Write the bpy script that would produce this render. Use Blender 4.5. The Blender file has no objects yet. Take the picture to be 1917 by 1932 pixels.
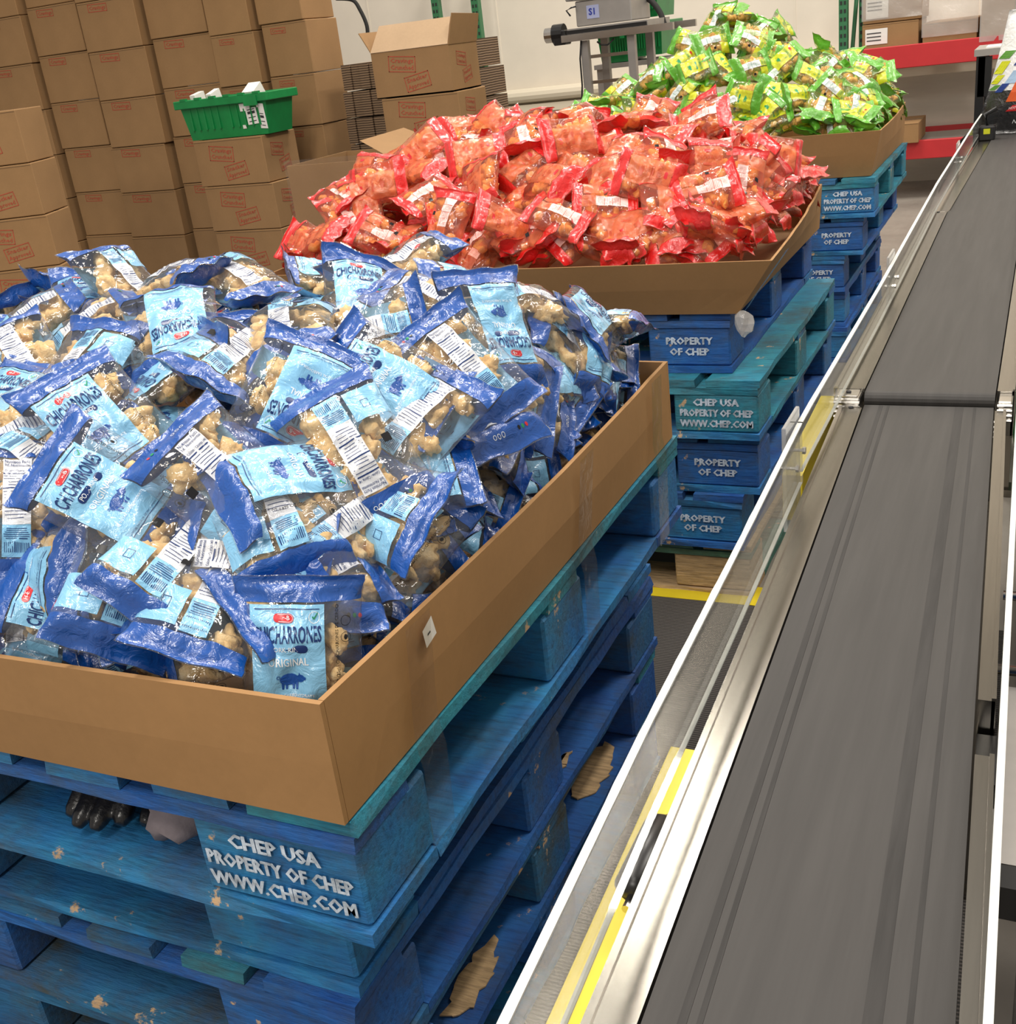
import bpy, bmesh, math, random
import numpy as np
from mathutils import Vector, Matrix, noise
random.seed(7)
S = bpy.context.scene
COL = S.collection

# ------------------------------------------------------------------ camera
F_PX, CX, CY, CAMH = 2120.0, 958.5, 966.0, 1.33
vy = Vector((2015 - CX, -(-55 - CY), -F_PX)).normalized()
vz = -Vector((1590 - CX, -(5980 - CY), -F_PX)).normalized()
vx = vy.cross(vz).normalized(); vy = vz.cross(vx).normalized()
W2C = Matrix((vx, vy, vz)).transposed()          # columns are the world axes seen by the camera
C2W = W2C.transposed()
cam_d = bpy.data.cameras.new('camera'); cam = bpy.data.objects.new('camera', cam_d); COL.objects.link(cam)
cam_d.sensor_fit = 'VERTICAL'; cam_d.sensor_height = 24.0; cam_d.lens = 24.0 * F_PX / 1932
cam_d.clip_start = 0.02; cam_d.clip_end = 60
cam.matrix_world = Matrix.Translation((0, 0, CAMH)) @ C2W.to_4x4()
S.camera = cam
S.view_settings.view_transform = 'Standard'; S.view_settings.look = 'None'
S.view_settings.gamma = 1.0; S.view_settings.exposure = -0.10; S.view_settings.use_curve_mapping = False

# ------------------------------------------------------------------ world and lamps
wd = bpy.data.worlds.new('warehouse_air'); S.world = wd; wd.use_nodes = True
wd.node_tree.nodes['Background'].inputs[0].default_value = (1.0, 0.93, 0.84, 1)
wd.node_tree.nodes['Background'].inputs[1].default_value = 0.50
def strip(x, y, z, lx, ly, watt):
    d = bpy.data.lights.new('ceiling_or_fill_lamp', 'AREA'); d.shape = 'RECTANGLE'; d.size = lx; d.size_y = ly
    d.energy = watt; d.color = (1.0, 0.94, 0.86)
    o = bpy.data.objects.new('ceiling_or_fill_lamp', d); COL.objects.link(o); o.location = (x, y, z)
    return o
strip(-2.3, 6.3, 5.6, 0.5, 1.7, 220)
strip(-2.1, 1.2, 5.6, 0.5, 2.4, 170)
strip(1.4, 3.4, 5.6, 0.5, 2.4, 150)
strip(-0.1, -1.6, 5.6, 0.5, 2.4, 150)
strip(-0.6, -7.0, 5.6, 0.6, 3.0, 420)  # added fill lamp behind the camera, brightens the wall under the rack shelf
strip(2.2, 7.0, 5.6, 0.5, 2.2, 160)

# ------------------------------------------------------------------ pixel helpers
def w_ray(px, py):
    return (C2W @ Vector((px - CX, -(py - CY), -F_PX)))
def at_z(px, py, z):
    r = w_ray(px, py); t = (z - CAMH) / r.z; return Vector((r.x * t, r.y * t, z))
def at_y(px, py, y):
    r = w_ray(px, py); t = y / r.y; return Vector((r.x * t, y, CAMH + r.z * t))
def to_px(p):
    q = W2C @ (Vector(p) - Vector((0, 0, CAMH)))
    return CX + F_PX * q.x / -q.z, CY - F_PX * q.y / -q.z

# ------------------------------------------------------------------ materials
def mat(name):
    m = bpy.data.materials.new(name); m.use_nodes = True
    nt = m.node_tree; b = nt.nodes['Principled BSDF']
    return m, nt, b
def noise_node(nt, scale, detail=4, rough=0.6, vec=None):
    n = nt.nodes.new('ShaderNodeTexNoise'); n.inputs['Scale'].default_value = scale
    n.inputs['Detail'].default_value = detail; n.inputs['Roughness'].default_value = rough
    if vec is not None: nt.links.new(vec, n.inputs['Vector'])
    return n
def coords(nt, scale=(1, 1, 1), kind='Object'):
    t = nt.nodes.new('ShaderNodeTexCoord'); mp = nt.nodes.new('ShaderNodeMapping')
    mp.inputs['Scale'].default_value = scale; nt.links.new(t.outputs[kind], mp.inputs['Vector'])
    return mp.outputs[0]
def ramp(nt, fac, stops):
    r = nt.nodes.new('ShaderNodeValToRGB'); e = r.color_ramp.elements
    while len(e) < len(stops): e.new(0.5)
    for k, (p, c) in enumerate(stops):
        e[k].position = p; e[k].color = (*c, 1) if len(c) == 3 else c
    nt.links.new(fac, r.inputs[0]); return r
def bump(nt, b, h, strength=0.2, dist=0.01):
    n = nt.nodes.new('ShaderNodeBump'); n.inputs['Strength'].default_value = strength
    n.inputs['Distance'].default_value = dist; nt.links.new(h, n.inputs['Height'])
    nt.links.new(n.outputs[0], b.inputs['Normal']); return n
def simple(name, col, rough=0.5, metal=0.0, var=0.0, scale=8, bmp=0.0, stretch=(1, 1, 1), emis=0, spec=0.5):
    m, nt, b = mat(name)
    b.inputs['Roughness'].default_value = rough; b.inputs['Metallic'].default_value = metal
    b.inputs['Base Color'].default_value = (*col, 1); b.inputs['Specular IOR Level'].default_value = spec
    if var or bmp:
        v = coords(nt, stretch); n = noise_node(nt, scale, vec=v)
        if var:
            lo = tuple(c * (1 - var) for c in col); hi = tuple(min(1, c * (1 + var)) for c in col)
            r = ramp(nt, n.outputs[0], [(0.3, lo), (0.7, hi)]); nt.links.new(r.outputs[0], b.inputs['Base Color'])
        if bmp: bump(nt, b, n.outputs[0], bmp)
    return m
def cardboard(name, col):
    m, nt, b = mat(name); b.inputs['Roughness'].default_value = 0.78; b.inputs['Specular IOR Level'].default_value = 0.3
    v = coords(nt, (1, 1, 1)); n1 = noise_node(nt, 3, 3, vec=v); n2 = noise_node(nt, 90, 5, 0.7, vec=v)
    mx = nt.nodes.new('ShaderNodeMath'); mx.operation = 'MULTIPLY_ADD'
    nt.links.new(n2.outputs[0], mx.inputs[0]); mx.inputs[1].default_value = 0.35; nt.links.new(n1.outputs[0], mx.inputs[2])
    r = ramp(nt, mx.outputs[0], [(0.4, tuple(c * .86 for c in col)), (0.95, tuple(min(1, c * 1.12) for c in col))])
    nt.links.new(r.outputs[0], b.inputs['Base Color'])
    bump(nt, b, n1.outputs[0], 0.15, 0.02)
    return m
def painted_wood(name, col, col2, wear=0.62, raw=(0.62, 0.42, 0.24), stretch=(1, 1, 1), grime=.35):
    m, nt, b = mat(name); b.inputs['Roughness'].default_value = 0.62
    v = coords(nt, stretch, 'Object')
    big = noise_node(nt, 5, 5, 0.65, v); fine = noise_node(nt, 38, 6, 0.7, v)
    grain = noise_node(nt, 14, 6, 0.7, coords(nt, (stretch[0] * 1.2, stretch[1] * 9, stretch[2] * 9)))
    base = ramp(nt, big.outputs[0], [(0.32, col), (0.55, tuple((a + c) / 2 for a, c in zip(col, col2))), (0.72, col2)])
    dark = nt.nodes.new('ShaderNodeMixRGB'); dark.blend_type = 'MULTIPLY'; dark.inputs[0].default_value = 0.75
    gr = ramp(nt, grain.outputs[0], [(0.30, (0.30, 0.34, 0.36)), (0.52, (1, 1, 1))])
    nt.links.new(base.outputs[0], dark.inputs[1]); nt.links.new(gr.outputs[0], dark.inputs[2])
    add = nt.nodes.new('ShaderNodeMath'); add.operation = 'MULTIPLY_ADD'
    nt.links.new(fine.outputs[0], add.inputs[0]); add.inputs[1].default_value = 0.45; nt.links.new(big.outputs[0], add.inputs[2])
    msk = ramp(nt, add.outputs[0], [(wear + .2, (0, 0, 0)), (wear + .23, (1, 1, 1))])
    mix = nt.nodes.new('ShaderNodeMixRGB'); mix.inputs[2].default_value = (*raw, 1)
    gn = noise_node(nt, 3.3, 7, 0.72, coords(nt, (1, 1.3, 1.7))); gm = ramp(nt, gn.outputs[0], [(0.47, (0, 0, 0)), (0.64, (grime * 2,) * 3)])
    dirt = nt.nodes.new('ShaderNodeMixRGB'); dirt.inputs[2].default_value = (0.055, 0.065, 0.06, 1)
    nt.links.new(gm.outputs[0], dirt.inputs[0]); nt.links.new(dark.outputs[0], dirt.inputs[1])
    nt.links.new(msk.outputs[0], mix.inputs[0]); nt.links.new(dirt.outputs[0], mix.inputs[1])
    nt.links.new(mix.outputs[0], b.inputs['Base Color'])
    bump(nt, b, grain.outputs[0], 0.5, 0.006)
    return m
def film(name, tint, milk, milkcol, rough=0.07, bs=0.5, gk=.9):
    m = bpy.data.materials.new(name); m.use_nodes = True; nt = m.node_tree
    for n in list(nt.nodes): nt.nodes.remove(n)
    out = nt.nodes.new('ShaderNodeOutputMaterial')
    tr = nt.nodes.new('ShaderNodeBsdfTransparent'); tr.inputs[0].default_value = (*tint, 1)
    df = nt.nodes.new('ShaderNodeBsdfDiffuse'); df.inputs[0].default_value = (*milkcol, 1)
    gl = nt.nodes.new('ShaderNodeBsdfGlossy'); gl.inputs['Roughness'].default_value = rough
    m1 = nt.nodes.new('ShaderNodeMixShader'); m1.inputs[0].default_value = milk
    nt.links.new(tr.outputs[0], m1.inputs[1]); nt.links.new(df.outputs[0], m1.inputs[2])
    m2 = nt.nodes.new('ShaderNodeMixShader')
    lw = nt.nodes.new('ShaderNodeLayerWeight'); lw.inputs[0].default_value = .5
    pw = nt.nodes.new('ShaderNodeMath'); pw.operation = 'POWER'; pw.inputs[1].default_value = 4.6; nt.links.new(lw.outputs['Facing'], pw.inputs[0])
    sc = nt.nodes.new('ShaderNodeMath'); sc.operation = 'MULTIPLY_ADD'; sc.inputs[1].default_value = gk; sc.inputs[2].default_value = 0.05; sc.use_clamp = True
    nt.links.new(pw.outputs[0], sc.inputs[0]); nt.links.new(sc.outputs[0], m2.inputs[0])
    nt.links.new(m1.outputs[0], m2.inputs[1]); nt.links.new(gl.outputs[0], m2.inputs[2])
    nt.links.new(m2.outputs[0], out.inputs[0])
    if bs:
        v = coords(nt, (1, 1, 1)); n = noise_node(nt, 42, 3, 0.5, v); n.inputs['Distortion'].default_value = 1.1
        bp = nt.nodes.new('ShaderNodeBump'); bp.inputs['Strength'].default_value = bs; bp.inputs['Distance'].default_value = 0.004
        nt.links.new(n.outputs[0], bp.inputs['Height'])
        for q in (gl, lw): nt.links.new(bp.outputs[0], q.inputs['Normal'])
    return m
def printed(name, col, alpha=1.0, tint=(1, 1, 1), rough=0.14):
    """opaque or half-clear print on glossy plastic film"""
    m, nt, b = mat(name)
    b.inputs['Base Color'].default_value = (*col, 1); b.inputs['Roughness'].default_value = 0.35
    b.inputs['Coat Weight'].default_value = 1.0; b.inputs['Coat Roughness'].default_value = rough
    v = coords(nt, (1, 1, 1)); n = noise_node(nt, 48, 4, 0.55, v); n.inputs['Distortion'].default_value = 1.1
    bp = nt.nodes.new('ShaderNodeBump'); bp.inputs['Strength'].default_value = 0.75; bp.inputs['Distance'].default_value = 0.004
    nt.links.new(n.outputs[0], bp.inputs['Height'])
    nt.links.new(bp.outputs[0], b.inputs['Normal']); nt.links.new(bp.outputs[0], b.inputs['Coat Normal'])
    if alpha < 1:
        out = nt.nodes['Material Output']; tr = nt.nodes.new('ShaderNodeBsdfTransparent'); tr.inputs[0].default_value = (*tint, 1)
        mx = nt.nodes.new('ShaderNodeMixShader'); mx.inputs[0].default_value = alpha
        nt.links.new(tr.outputs[0], mx.inputs[1]); nt.links.new(b.outputs[0], mx.inputs[2]); nt.links.new(mx.outputs[0], out.inputs[0])
    return m

M = {}
M['kraft'] = cardboard('kraft_cardboard', (0.31, 0.178, 0.078))
M['kraft_tray'] = cardboard('tray_cardboard', (0.37, 0.205, 0.085))
M['kraft_dark'] = cardboard('brown_cardboard', (0.20, 0.125, 0.07))
M['kraft_lit'] = cardboard('lit_flap_cardboard', (0.52, 0.36, 0.22))  # paler kraft: light on the raised front flap painted into its colour
M['seam'] = simple('cardboard_seam_line', (0.10, 0.06, 0.03), 0.9)  # dark line of the carton's top flap seam
M['stamp_red'] = simple('red_ink', (0.42, 0.07, 0.035), 0.8, var=0.2, scale=60)
M['blue_wood'] = painted_wood('blue_painted_wood', (0.012, 0.12, 0.42), (0.03, 0.27, 0.50), .70)
M['blue_wood_b'] = painted_wood('deep_blue_painted_wood', (0.01, 0.075, 0.34), (0.02, 0.17, 0.50), 0.70)
M['teal_wood'] = painted_wood('teal_worn_painted_wood', (0.015, 0.20, 0.34), (0.04, 0.33, 0.40), 0.68)
M['green_wood'] = painted_wood('green_worn_painted_wood', (0.03, 0.17, 0.13), (0.16, 0.36, 0.27), 0.68)
M['grimy_wood'] = painted_wood('grimy_blue_painted_wood', (0.012, 0.085, 0.28), (0.03, 0.20, 0.36), .68, grime=.5)
M['raw_wood'] = simple('bare_wood', (0.50, 0.34, 0.18), 0.8, var=0.35, scale=20, bmp=0.4, stretch=(1, 8, 8))
M['stencil'] = simple('white_stencil_paint', (0.50, 0.58, 0.68), 0.8, var=0.45, scale=90)
M['belt'] = simple('grey_belt_rubber', (0.046, 0.043, 0.041), 0.55, var=0.14, scale=14, bmp=0.03, stretch=(5, 0.25, 1), spec=.3)
M['belt_mark'] = simple('belt_scuff', (0.030, 0.028, 0.027), 0.6, spec=.3, var=0.3, scale=20, stretch=(5, .3, 1))
M['alu'] = simple('brushed_aluminium', (0.28, 0.262, 0.232), 0.24, 1.0, var=0.06, scale=30, bmp=0.0, stretch=(8, .3, 1))
M['steel'] = simple('stainless_steel', (0.62, 0.60, 0.57), 0.25, 1.0, var=0.05, scale=20)
M['steel_dull'] = simple('dull_grey_steel', (0.42, 0.40, 0.38), 0.45, 0.6, var=0.08, scale=10)
M['black'] = simple('black_plastic', (0.012, 0.012, 0.013), 0.35)
M['black_matte'] = simple('matte_black', (0.02, 0.019, 0.018), 0.8)
M['yellow'] = simple('yellow_paint', (0.72, 0.56, 0.02), 0.45, var=0.08)
M['white_edge'] = simple('frosted_acrylic_edge', (0.62, 0.62, 0.59), 0.6, var=0.12, scale=40, bmp=0.1)
M['acrylic'] = film('clear_acrylic', (0.90, 0.91, 0.90), 0.09, (0.75, 0.76, 0.74), 0.05, 0.0, .5)
M['acrylic_bracket'] = film('milky_acrylic', (0.9, 0.9, 0.9), 0.30, (0.8, 0.8, 0.78), 0.1, 0.0)
M['tote'] = simple('green_plastic', (0.006, 0.22, 0.055), 0.38, var=0.15, scale=12)
M['paper'] = simple('white_label_paper', (0.80, 0.78, 0.74), 0.7, var=0.06)
M['ink'] = simple('black_ink', (0.03, 0.03, 0.035), 0.7)
M['wall'] = simple('cream_wall_panel', (0.80, 0.73, 0.62), 0.7, var=0.04, scale=3)
M['wall_low'] = simple('pale_grey_lower_wall', (0.70, 0.65, 0.55), 0.6, var=0.08, scale=3, stretch=(.5, 1, 3))
M['trim'] = simple('cream_trim', (0.74, 0.66, 0.52), 0.5)
M['rack_green'] = simple('green_rack_paint', (0.035, 0.17, 0.07), 0.45)
M['rack_red'] = simple('red_rack_beam', (0.52, 0.025, 0.03), 0.45, var=0.05)
M['hole'] = simple('dark_hole', (0.02, 0.025, 0.02), 0.8)
M['wrap'] = film('stretch_wrap', (0.93, 0.92, 0.9), 0.34, (0.85, 0.82, 0.78), 0.16, 0.8)
M['tape'] = film('clear_packing_tape', (0.96, 0.94, 0.91), 0.03, (0.6, 0.55, 0.5), 0.16, 0.3)
M['glove'] = simple('black_rubber_glove', (0.010, 0.010, 0.012), 0.28, bmp=0.15, scale=60)
M['rag'] = simple('grey_cloth', (0.22, 0.19, 0.21), 0.9, var=0.15, scale=30, bmp=0.3)
# concrete floor and ribbed mat
m, nt, b = mat('worn_concrete'); M['floor'] = m
v = coords(nt, (1, 1, 1)); n = noise_node(nt, 1.6, 8, 0.62, v); n2 = noise_node(nt, 24, 6, 0.7, v)
r = ramp(nt, n.outputs[0], [(0.3, (0.20, 0.175, 0.15)), (0.7, (0.34, 0.31, 0.27))]); nt.links.new(r.outputs[0], b.inputs['Base Color'])
r2 = ramp(nt, n2.outputs[0], [(0.3, (.28, .28, .28)), (0.7, (.5, .5, .5))]); nt.links.new(r2.outputs[0], b.inputs['Roughness'])
m, nt, b = mat('ribbed_black_mat'); M['mat'] = m
v = coords(nt, (1, 1, 1)); w = nt.nodes.new('ShaderNodeTexWave'); w.bands_direction = 'Y'; w.inputs['Scale'].default_value = 44; w.inputs['Distortion'].default_value = 0.6
nt.links.new(v, w.inputs['Vector'])
r = ramp(nt, w.outputs['Fac'], [(0.2, (0.03, 0.027, 0.024)), (0.9, (0.12, 0.105, 0.095))]); nt.links.new(r.outputs[0], b.inputs['Base Color'])
b.inputs['Roughness'].default_value = 0.7; bump(nt, b, w.outputs['Fac'], 0.6, 0.01)
# snack colours
def rind(name, lo, mid, hi):
    m, nt, b = mat(name); v = coords(nt, (1, 1, 1)); n = noise_node(nt, 45, 6, 0.65, v); n2 = noise_node(nt, 180, 4, 0.6, v)
    r = ramp(nt, n.outputs[0], [(0.30, lo), (0.5, mid), (0.68, hi)]); nt.links.new(r.outputs[0], b.inputs['Base Color'])
    b.inputs['Roughness'].default_value = 0.75; bump(nt, b, n2.outputs[0], 0.5, 0.004)
    b.inputs['Subsurface Weight'].default_value = 0.0
    return m
M['rind_blue'] = rind('puffed_pork_rind', (0.56, 0.32, 0.11), (0.80, 0.54, 0.23), (0.93, 0.73, 0.42))
M['rind_red'] = rind('spicy_pork_rind', (0.66, 0.24, 0.03), (0.92, 0.48, 0.10), (0.97, 0.66, 0.25))
M['rind_green'] = rind('chile_pork_rind', (0.52, 0.20, 0.05), (0.84, 0.40, 0.12), (0.92, 0.58, 0.26))
M['film_blue'] = film('clear_bag_film', (0.97, 0.97, 0.98), 0.05, (0.75, 0.8, 0.85), 0.06, 0.55)
M['film_red'] = film('reddish_bag_film', (1.0, 0.80, 0.74), 0.12, (0.95, 0.35, 0.22), 0.07, 0.7)
M['film_green'] = film('greenish_bag_film', (0.95, 0.98, 0.82), 0.08, (0.75, 0.82, 0.3), 0.08, 0.7)
M['band_blue'] = printed('royal_blue_print', (0.003, 0.080, 0.38))
M['band_red'] = printed('red_print', (0.78, 0.018, 0.018), 0.93, (1, .3, .2))
M['band_green'] = printed('green_print', (0.13, 0.46, 0.03), 0.93, (.5, .9, .3))
M['label_blue'] = printed('light_blue_print', (0.24, 0.56, 0.84))
M['label_red'] = printed('salmon_orange_print', (0.95, 0.27, 0.12), 0.45, (1.0, .75, .55))
M['label_green'] = printed('yellow_print', (0.72, 0.76, 0.02), 0.85, (1, 1, .4))
M['navy'] = simple('navy_ink', (0.008, 0.035, 0.16), 0.3)
M['sky_white'] = simple('white_print', (0.85, 0.9, 0.93), 0.3)
M['white_panel'] = printed('white_nutrition_print', (0.78, 0.80, 0.84))
M['white_panel_red'] = printed('pinkish_nutrition_print', (0.90, 0.66, 0.62))
M['logo_red'] = simple('logo_red_ink', (0.65, 0.03, 0.04), 0.3)
M['check_green'] = simple('check_green_ink', (0.02, 0.30, 0.12), 0.3)
M['eye_black'] = simple('black_print', (0.008, 0.008, 0.01), 0.25)
M['orange_ink'] = simple('dark_orange_ink', (0.55, 0.08, 0.03), 0.4)

# ------------------------------------------------------------------ mesh builder
class MB:
    def __init__(s): s.v = []; s.f = []; s.m = []
    def add(s, verts, faces, mi=0):
        o = len(s.v); s.v += [tuple(p) for p in verts]
        s.f += [tuple(i + o for i in f) for f in faces]; s.m += [mi] * len(faces)
    def box(s, x0, x1, y0, y1, z0, z1, mi=0, T=None, c=0.0):
        if c <= 0:
            V = [Vector((x, y, z)) for x in (x0, x1) for y in (y0, y1) for z in (z0, z1)]
            Fc = [(0, 1, 3, 2), (4, 6, 7, 5), (0, 4, 5, 1), (2, 3, 7, 6), (0, 2, 6, 4), (1, 5, 7, 3)]
        else:
            bm = bmesh.new(); vs = [bm.verts.new((x, y, z)) for x in (x0, x1) for y in (y0, y1) for z in (z0, z1)]
            for f in [(0, 1, 3, 2), (4, 6, 7, 5), (0, 4, 5, 1), (2, 3, 7, 6), (0, 2, 6, 4), (1, 5, 7, 3)]: bm.faces.new([vs[i] for i in f])
            bmesh.ops.bevel(bm, geom=bm.edges[:], offset=c, segments=1, affect='EDGES')
            V = [v.co.copy() for v in bm.verts]; bm.verts.index_update(); Fc = [tuple(v.index for v in f.verts) for f in bm.faces]; bm.free()
        if T is not None: V = [T @ p for p in V]
        s.add(V, Fc, mi)
    def tube(s, pts, r, n=10, mi=0, cap=True):
        pts = [Vector(p) for p in pts]; rs = r if isinstance(r, (list, tuple)) else [r] * len(pts); V = []; Fc = []
        up = Vector((0, 0, 1))
        for i, p in enumerate(pts):
            d = (pts[min(i + 1, len(pts) - 1)] - pts[max(i - 1, 0)]).normalized()
            a = d.cross(up if abs(d.dot(up)) < .95 else Vector((1, 0, 0))).normalized(); b_ = d.cross(a)
            for k in range(n):
                t = 2 * math.pi * k / n; V.append(p + a * math.cos(t) * rs[i] + b_ * math.sin(t) * rs[i])
        for i in range(len(pts) - 1):
            for k in range(n):
                k2 = (k + 1) % n; Fc.append((i * n + k, i * n + k2, (i + 1) * n + k2, (i + 1) * n + k))
        if cap:
            Fc.append(tuple(range(n))[::-1]); Fc.append(tuple((len(pts) - 1) * n + k for k in range(n)))
        s.add(V, Fc, mi)
    def prism(s, poly, z0, z1, mi=0, T=None):
        n = len(poly); V = [Vector((x, y, z0)) for x, y in poly] + [Vector((x, y, z1)) for x, y in poly]
        Fc = [tuple(range(n))[::-1], tuple(range(n, 2 * n))] + [(i, (i + 1) % n, n + (i + 1) % n, n + i) for i in range(n)]
        if T is not None: V = [T @ p for p in V]
        s.add(V, Fc, mi)
    def mesh(s, name, mats, smooth=False):
        me = bpy.data.meshes.new(name); me.from_pydata(s.v, [], s.f); me.update()
        for k in mats: me.materials.append(M[k] if isinstance(k, str) else k)
        me.polygons.foreach_set('material_index', s.m)
        if smooth: me.polygons.foreach_set('use_smooth', [True] * len(me.polygons))
        me.update(); return me
    def build(s, name, mats, parent=None, smooth=False):
        if isinstance(mats, str): mats = [mats]
        o = bpy.data.objects.new(name, s.mesh(name, mats, smooth)); COL.objects.link(o)
        if parent is not None: o.parent = parent
        return o
def tag(o, label=None, cat=None, group=None, kind=None):
    if label: o['label'] = label
    if cat: o['category'] = cat
    if group: o['group'] = group
    if kind: o['kind'] = kind
    return o
def thing(name, label, cat, loc=(0, 0, 0), rz=0.0, group=None):
    o = bpy.data.objects.new(name, None); COL.objects.link(o); o.empty_display_size = 0.05
    o.location = loc; o.rotation_euler = (0, 0, rz); return tag(o, label, cat, group)
def copy_tree(o, parent=None):
    c = o.copy(); COL.objects.link(c); c.parent = parent
    for ch in list(o.children): copy_tree(ch, c)
    return c
_txt = {}
def text2d(s, size=1.0, bold=0.0, res=2):
    """flat letter outlines, centred, cap height about `size`; returns verts, faces"""
    k = (s, res, bold)
    if k not in _txt:
        cu = bpy.data.curves.new('lettering', 'FONT'); cu.body = s; cu.size = 1.0; cu.resolution_u = res; cu.offset = bold; cu.align_x = 'CENTER'; cu.align_y = 'CENTER'
        cu.fill_mode = 'FRONT' if hasattr(cu, 'fill_mode') else 'BOTH'
        ob = bpy.data.objects.new('lettering', cu); COL.objects.link(ob); dg = bpy.context.evaluated_depsgraph_get(); dg.update()
        me = bpy.data.meshes.new_from_object(ob.evaluated_get(dg))
        _txt[k] = ([tuple(v.co) for v in me.vertices], [tuple(p.vertices) for p in me.polygons])
        bpy.data.objects.remove(ob); bpy.data.curves.remove(cu); bpy.data.meshes.remove(me)
    V, Fc = _txt[k]
    return [(x * size * 1.4, y * size * 1.4) for x, y, z in V], Fc

# ------------------------------------------------------------------ the hall
mb = MB(); mb.box(-9, 5, -3, 9.4, -0.05, 0); tag(mb.build('floor', 'floor'), kind='structure')
WY = 9.1
mb = MB(); mb.box(-9, 5, WY, WY + .15, 0.86, 6.5)
for x in (-6.6, -5.4, -4.2, -3.0, -1.8, -0.6): mb.box(x, x + .012, WY - .004, WY, 0.9, 6.5)
tag(mb.build('wall_back', 'wall'), kind='structure')
mb = MB(); mb.box(-9, 5, WY - .02, WY + .15, 0, 0.86); tag(mb.build('wall_back_lower', 'wall_low'), kind='structure')
mb = MB(); mb.tube([(-9, WY - .08, .87), (5, WY - .08, .87)], .055, 12); mb.box(-9, 5, WY - .1, WY - .02, .74, .80)
tag(mb.build('trim_1', 'trim', smooth=False), kind='structure')
# ribbed mat with a yellow border
mb = MB(); mb.box(-2.0, -.03, -.6, 2.37, 0, .010); tag(mb.build('floor_mat', 'mat'), 'black ribbed rubber floor mat showing between the near pallets and the conveyor', 'mat')
mb = MB(); mb.box(-2.0, -.59, 2.375, 2.425, 0, .008); mb.box(-.60, -.565, 2.375, 2.47, 0.0, .0085)
tag(mb.build('floor_tape', 'yellow'), 'strip of yellow tape on the floor in front of the middle pallet stack', 'tape')

# ------------------------------------------------------------------ pallets
PW, PD, PH = 1.22, 1.016, 0.141
def rough_board(mb, x0, x1, y0, y1, z0, z1, rng, mi=0, j=0.0022, n=9):
    """board with slightly ragged long edges"""
    alongx = (x1 - x0) > (y1 - y0); L = (x1 - x0) if alongx else (y1 - y0); n = max(3, int(L / .09))
    V = []; Fc = []
    for i in range(n + 1):
        t = i / n
        for a, z in ((0, z0), (1, z0), (1, z1), (0, z1)):
            e = rng.uniform(-j, j) * (1.6 if z == z1 else 1)
            if alongx: V.append((x0 + (x1 - x0) * t, (y0 if a == 0 else y1) + e, z - abs(rng.uniform(0, j * .6)) * (z == z1)))
            else: V.append(((x0 if a == 0 else x1) + e, y0 + (y1 - y0) * t, z - abs(rng.uniform(0, j * .6)) * (z == z1)))
    for i in range(n):
        o = i * 4
        for k in range(4):
            k2 = (k + 1) % 4; Fc.append((o + k, o + 4 + k, o + 4 + k2, o + k2) if alongx else (o + k, o + k2, o + 4 + k2, o + 4 + k))
    Fc.append((0, 1, 2, 3)); Fc.append((n * 4 + 3, n * 4 + 2, n * 4 + 1, n * 4))
    mb.add(V, Fc, mi)
def stencil(mb, lines, xc, zc, y, h, mi, rng, axis='y'):
    for k, s in enumerate(lines):
        V, Fc = text2d(s, h, .022, res=1)
        w = max(v[0] for v in V) - min(v[0] for v in V); sc = min(1, 0.170 / w)
        for off in ((0, 0), (h * .10, h * .05)):
            mb.add([(xc + vx_ * sc + off[0], y - off[0] * .2, zc - k * h * 1.55 + vy_ + off[1]) for vx_, vy_ in V], Fc, mi)
def pallet(name, x1, y0, z0, mats, seed, label, group, rz=0.0, text=None, mult=1.0, th=.0165):
    rng = random.Random(seed)
    t = thing(name, label, 'pallet', (x1 - PW / 2, y0 + PD / 2, z0), rz, group)
    hx, hy = PW / 2, PD / 2
    A, B, Cc = mats
    tops = [-hx, -hx + .165, -hx + .335, -hx + .505, -hx + .675, -hx + .845, -hx + .985, hx - .12]; wid = [.12, .12, .12, .12, .12, .10, .09, .12]
    for x, w in zip(tops, wid):
        m_ = MB(); e0 = rng.uniform(0, .006); rough_board(m_, x, x + w, -hy + e0, hy - rng.uniform(0, .005), PH - .017, PH, rng); m_.build('deck_board', rng.choice([A, A, B, Cc]), t)
    for y in (-hy, -.05, hy - .10):
        m_ = MB(); rough_board(m_, -hx + .002, hx - .002, y + .002, y + .1, PH - .034, PH - .0172, rng); m_.build('stringer_board', rng.choice([A, B, Cc]), t)
    for yb, by in ((-hy, .14), (-.07, .14), (hy - .14, .14)):
        for xb, bx in ((-hx, .20), (-.08, .16), (hx - .20, .20)):
            m_ = MB(); ms = [rng.choice([A, A, B])]
            jj = rng.uniform(0, .003)
            m_.box(xb + jj + .002, xb + bx - jj - .002, yb + .004 + jj, yb + by - .004, .017, PH - .0342, 0, c=.004)
            if text and yb == -hy and xb == hx - .20:
                ms.append('stencil'); stencil(m_, text, xb + bx / 2, .017 + (.0706 if len(text) > 2 else .058), yb + .0025, th, 1, rng)
            elif text and yb == -hy and xb != hx - .20:
                ms.append('stencil'); stencil(m_, text[:2], xb + bx / 2, .017 + .055, yb + .0025, th * .8, 1, rng)
            m_.build('block', ms, t)
    for y, w in ((-hy, .13), (hy - .13, .13)):
        m_ = MB(); rough_board(m_, -hx, hx, y, y + w, 0.0005, .0168, rng); m_.build('base_board', rng.choice([A, B]), t)
    for x, w in ((-hx, .13), (-.065, .13), (hx - .13, .13)):
        m_ = MB(); rough_board(m_, x, x + w, -hy + .131, hy - .131, .0006, .0169, rng); m_.build('base_board', rng.choice([A, B]), t)
    return t
ords = ['topmost', 'second', 'third', 'fourth', 'bottom']
ST = []
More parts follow.
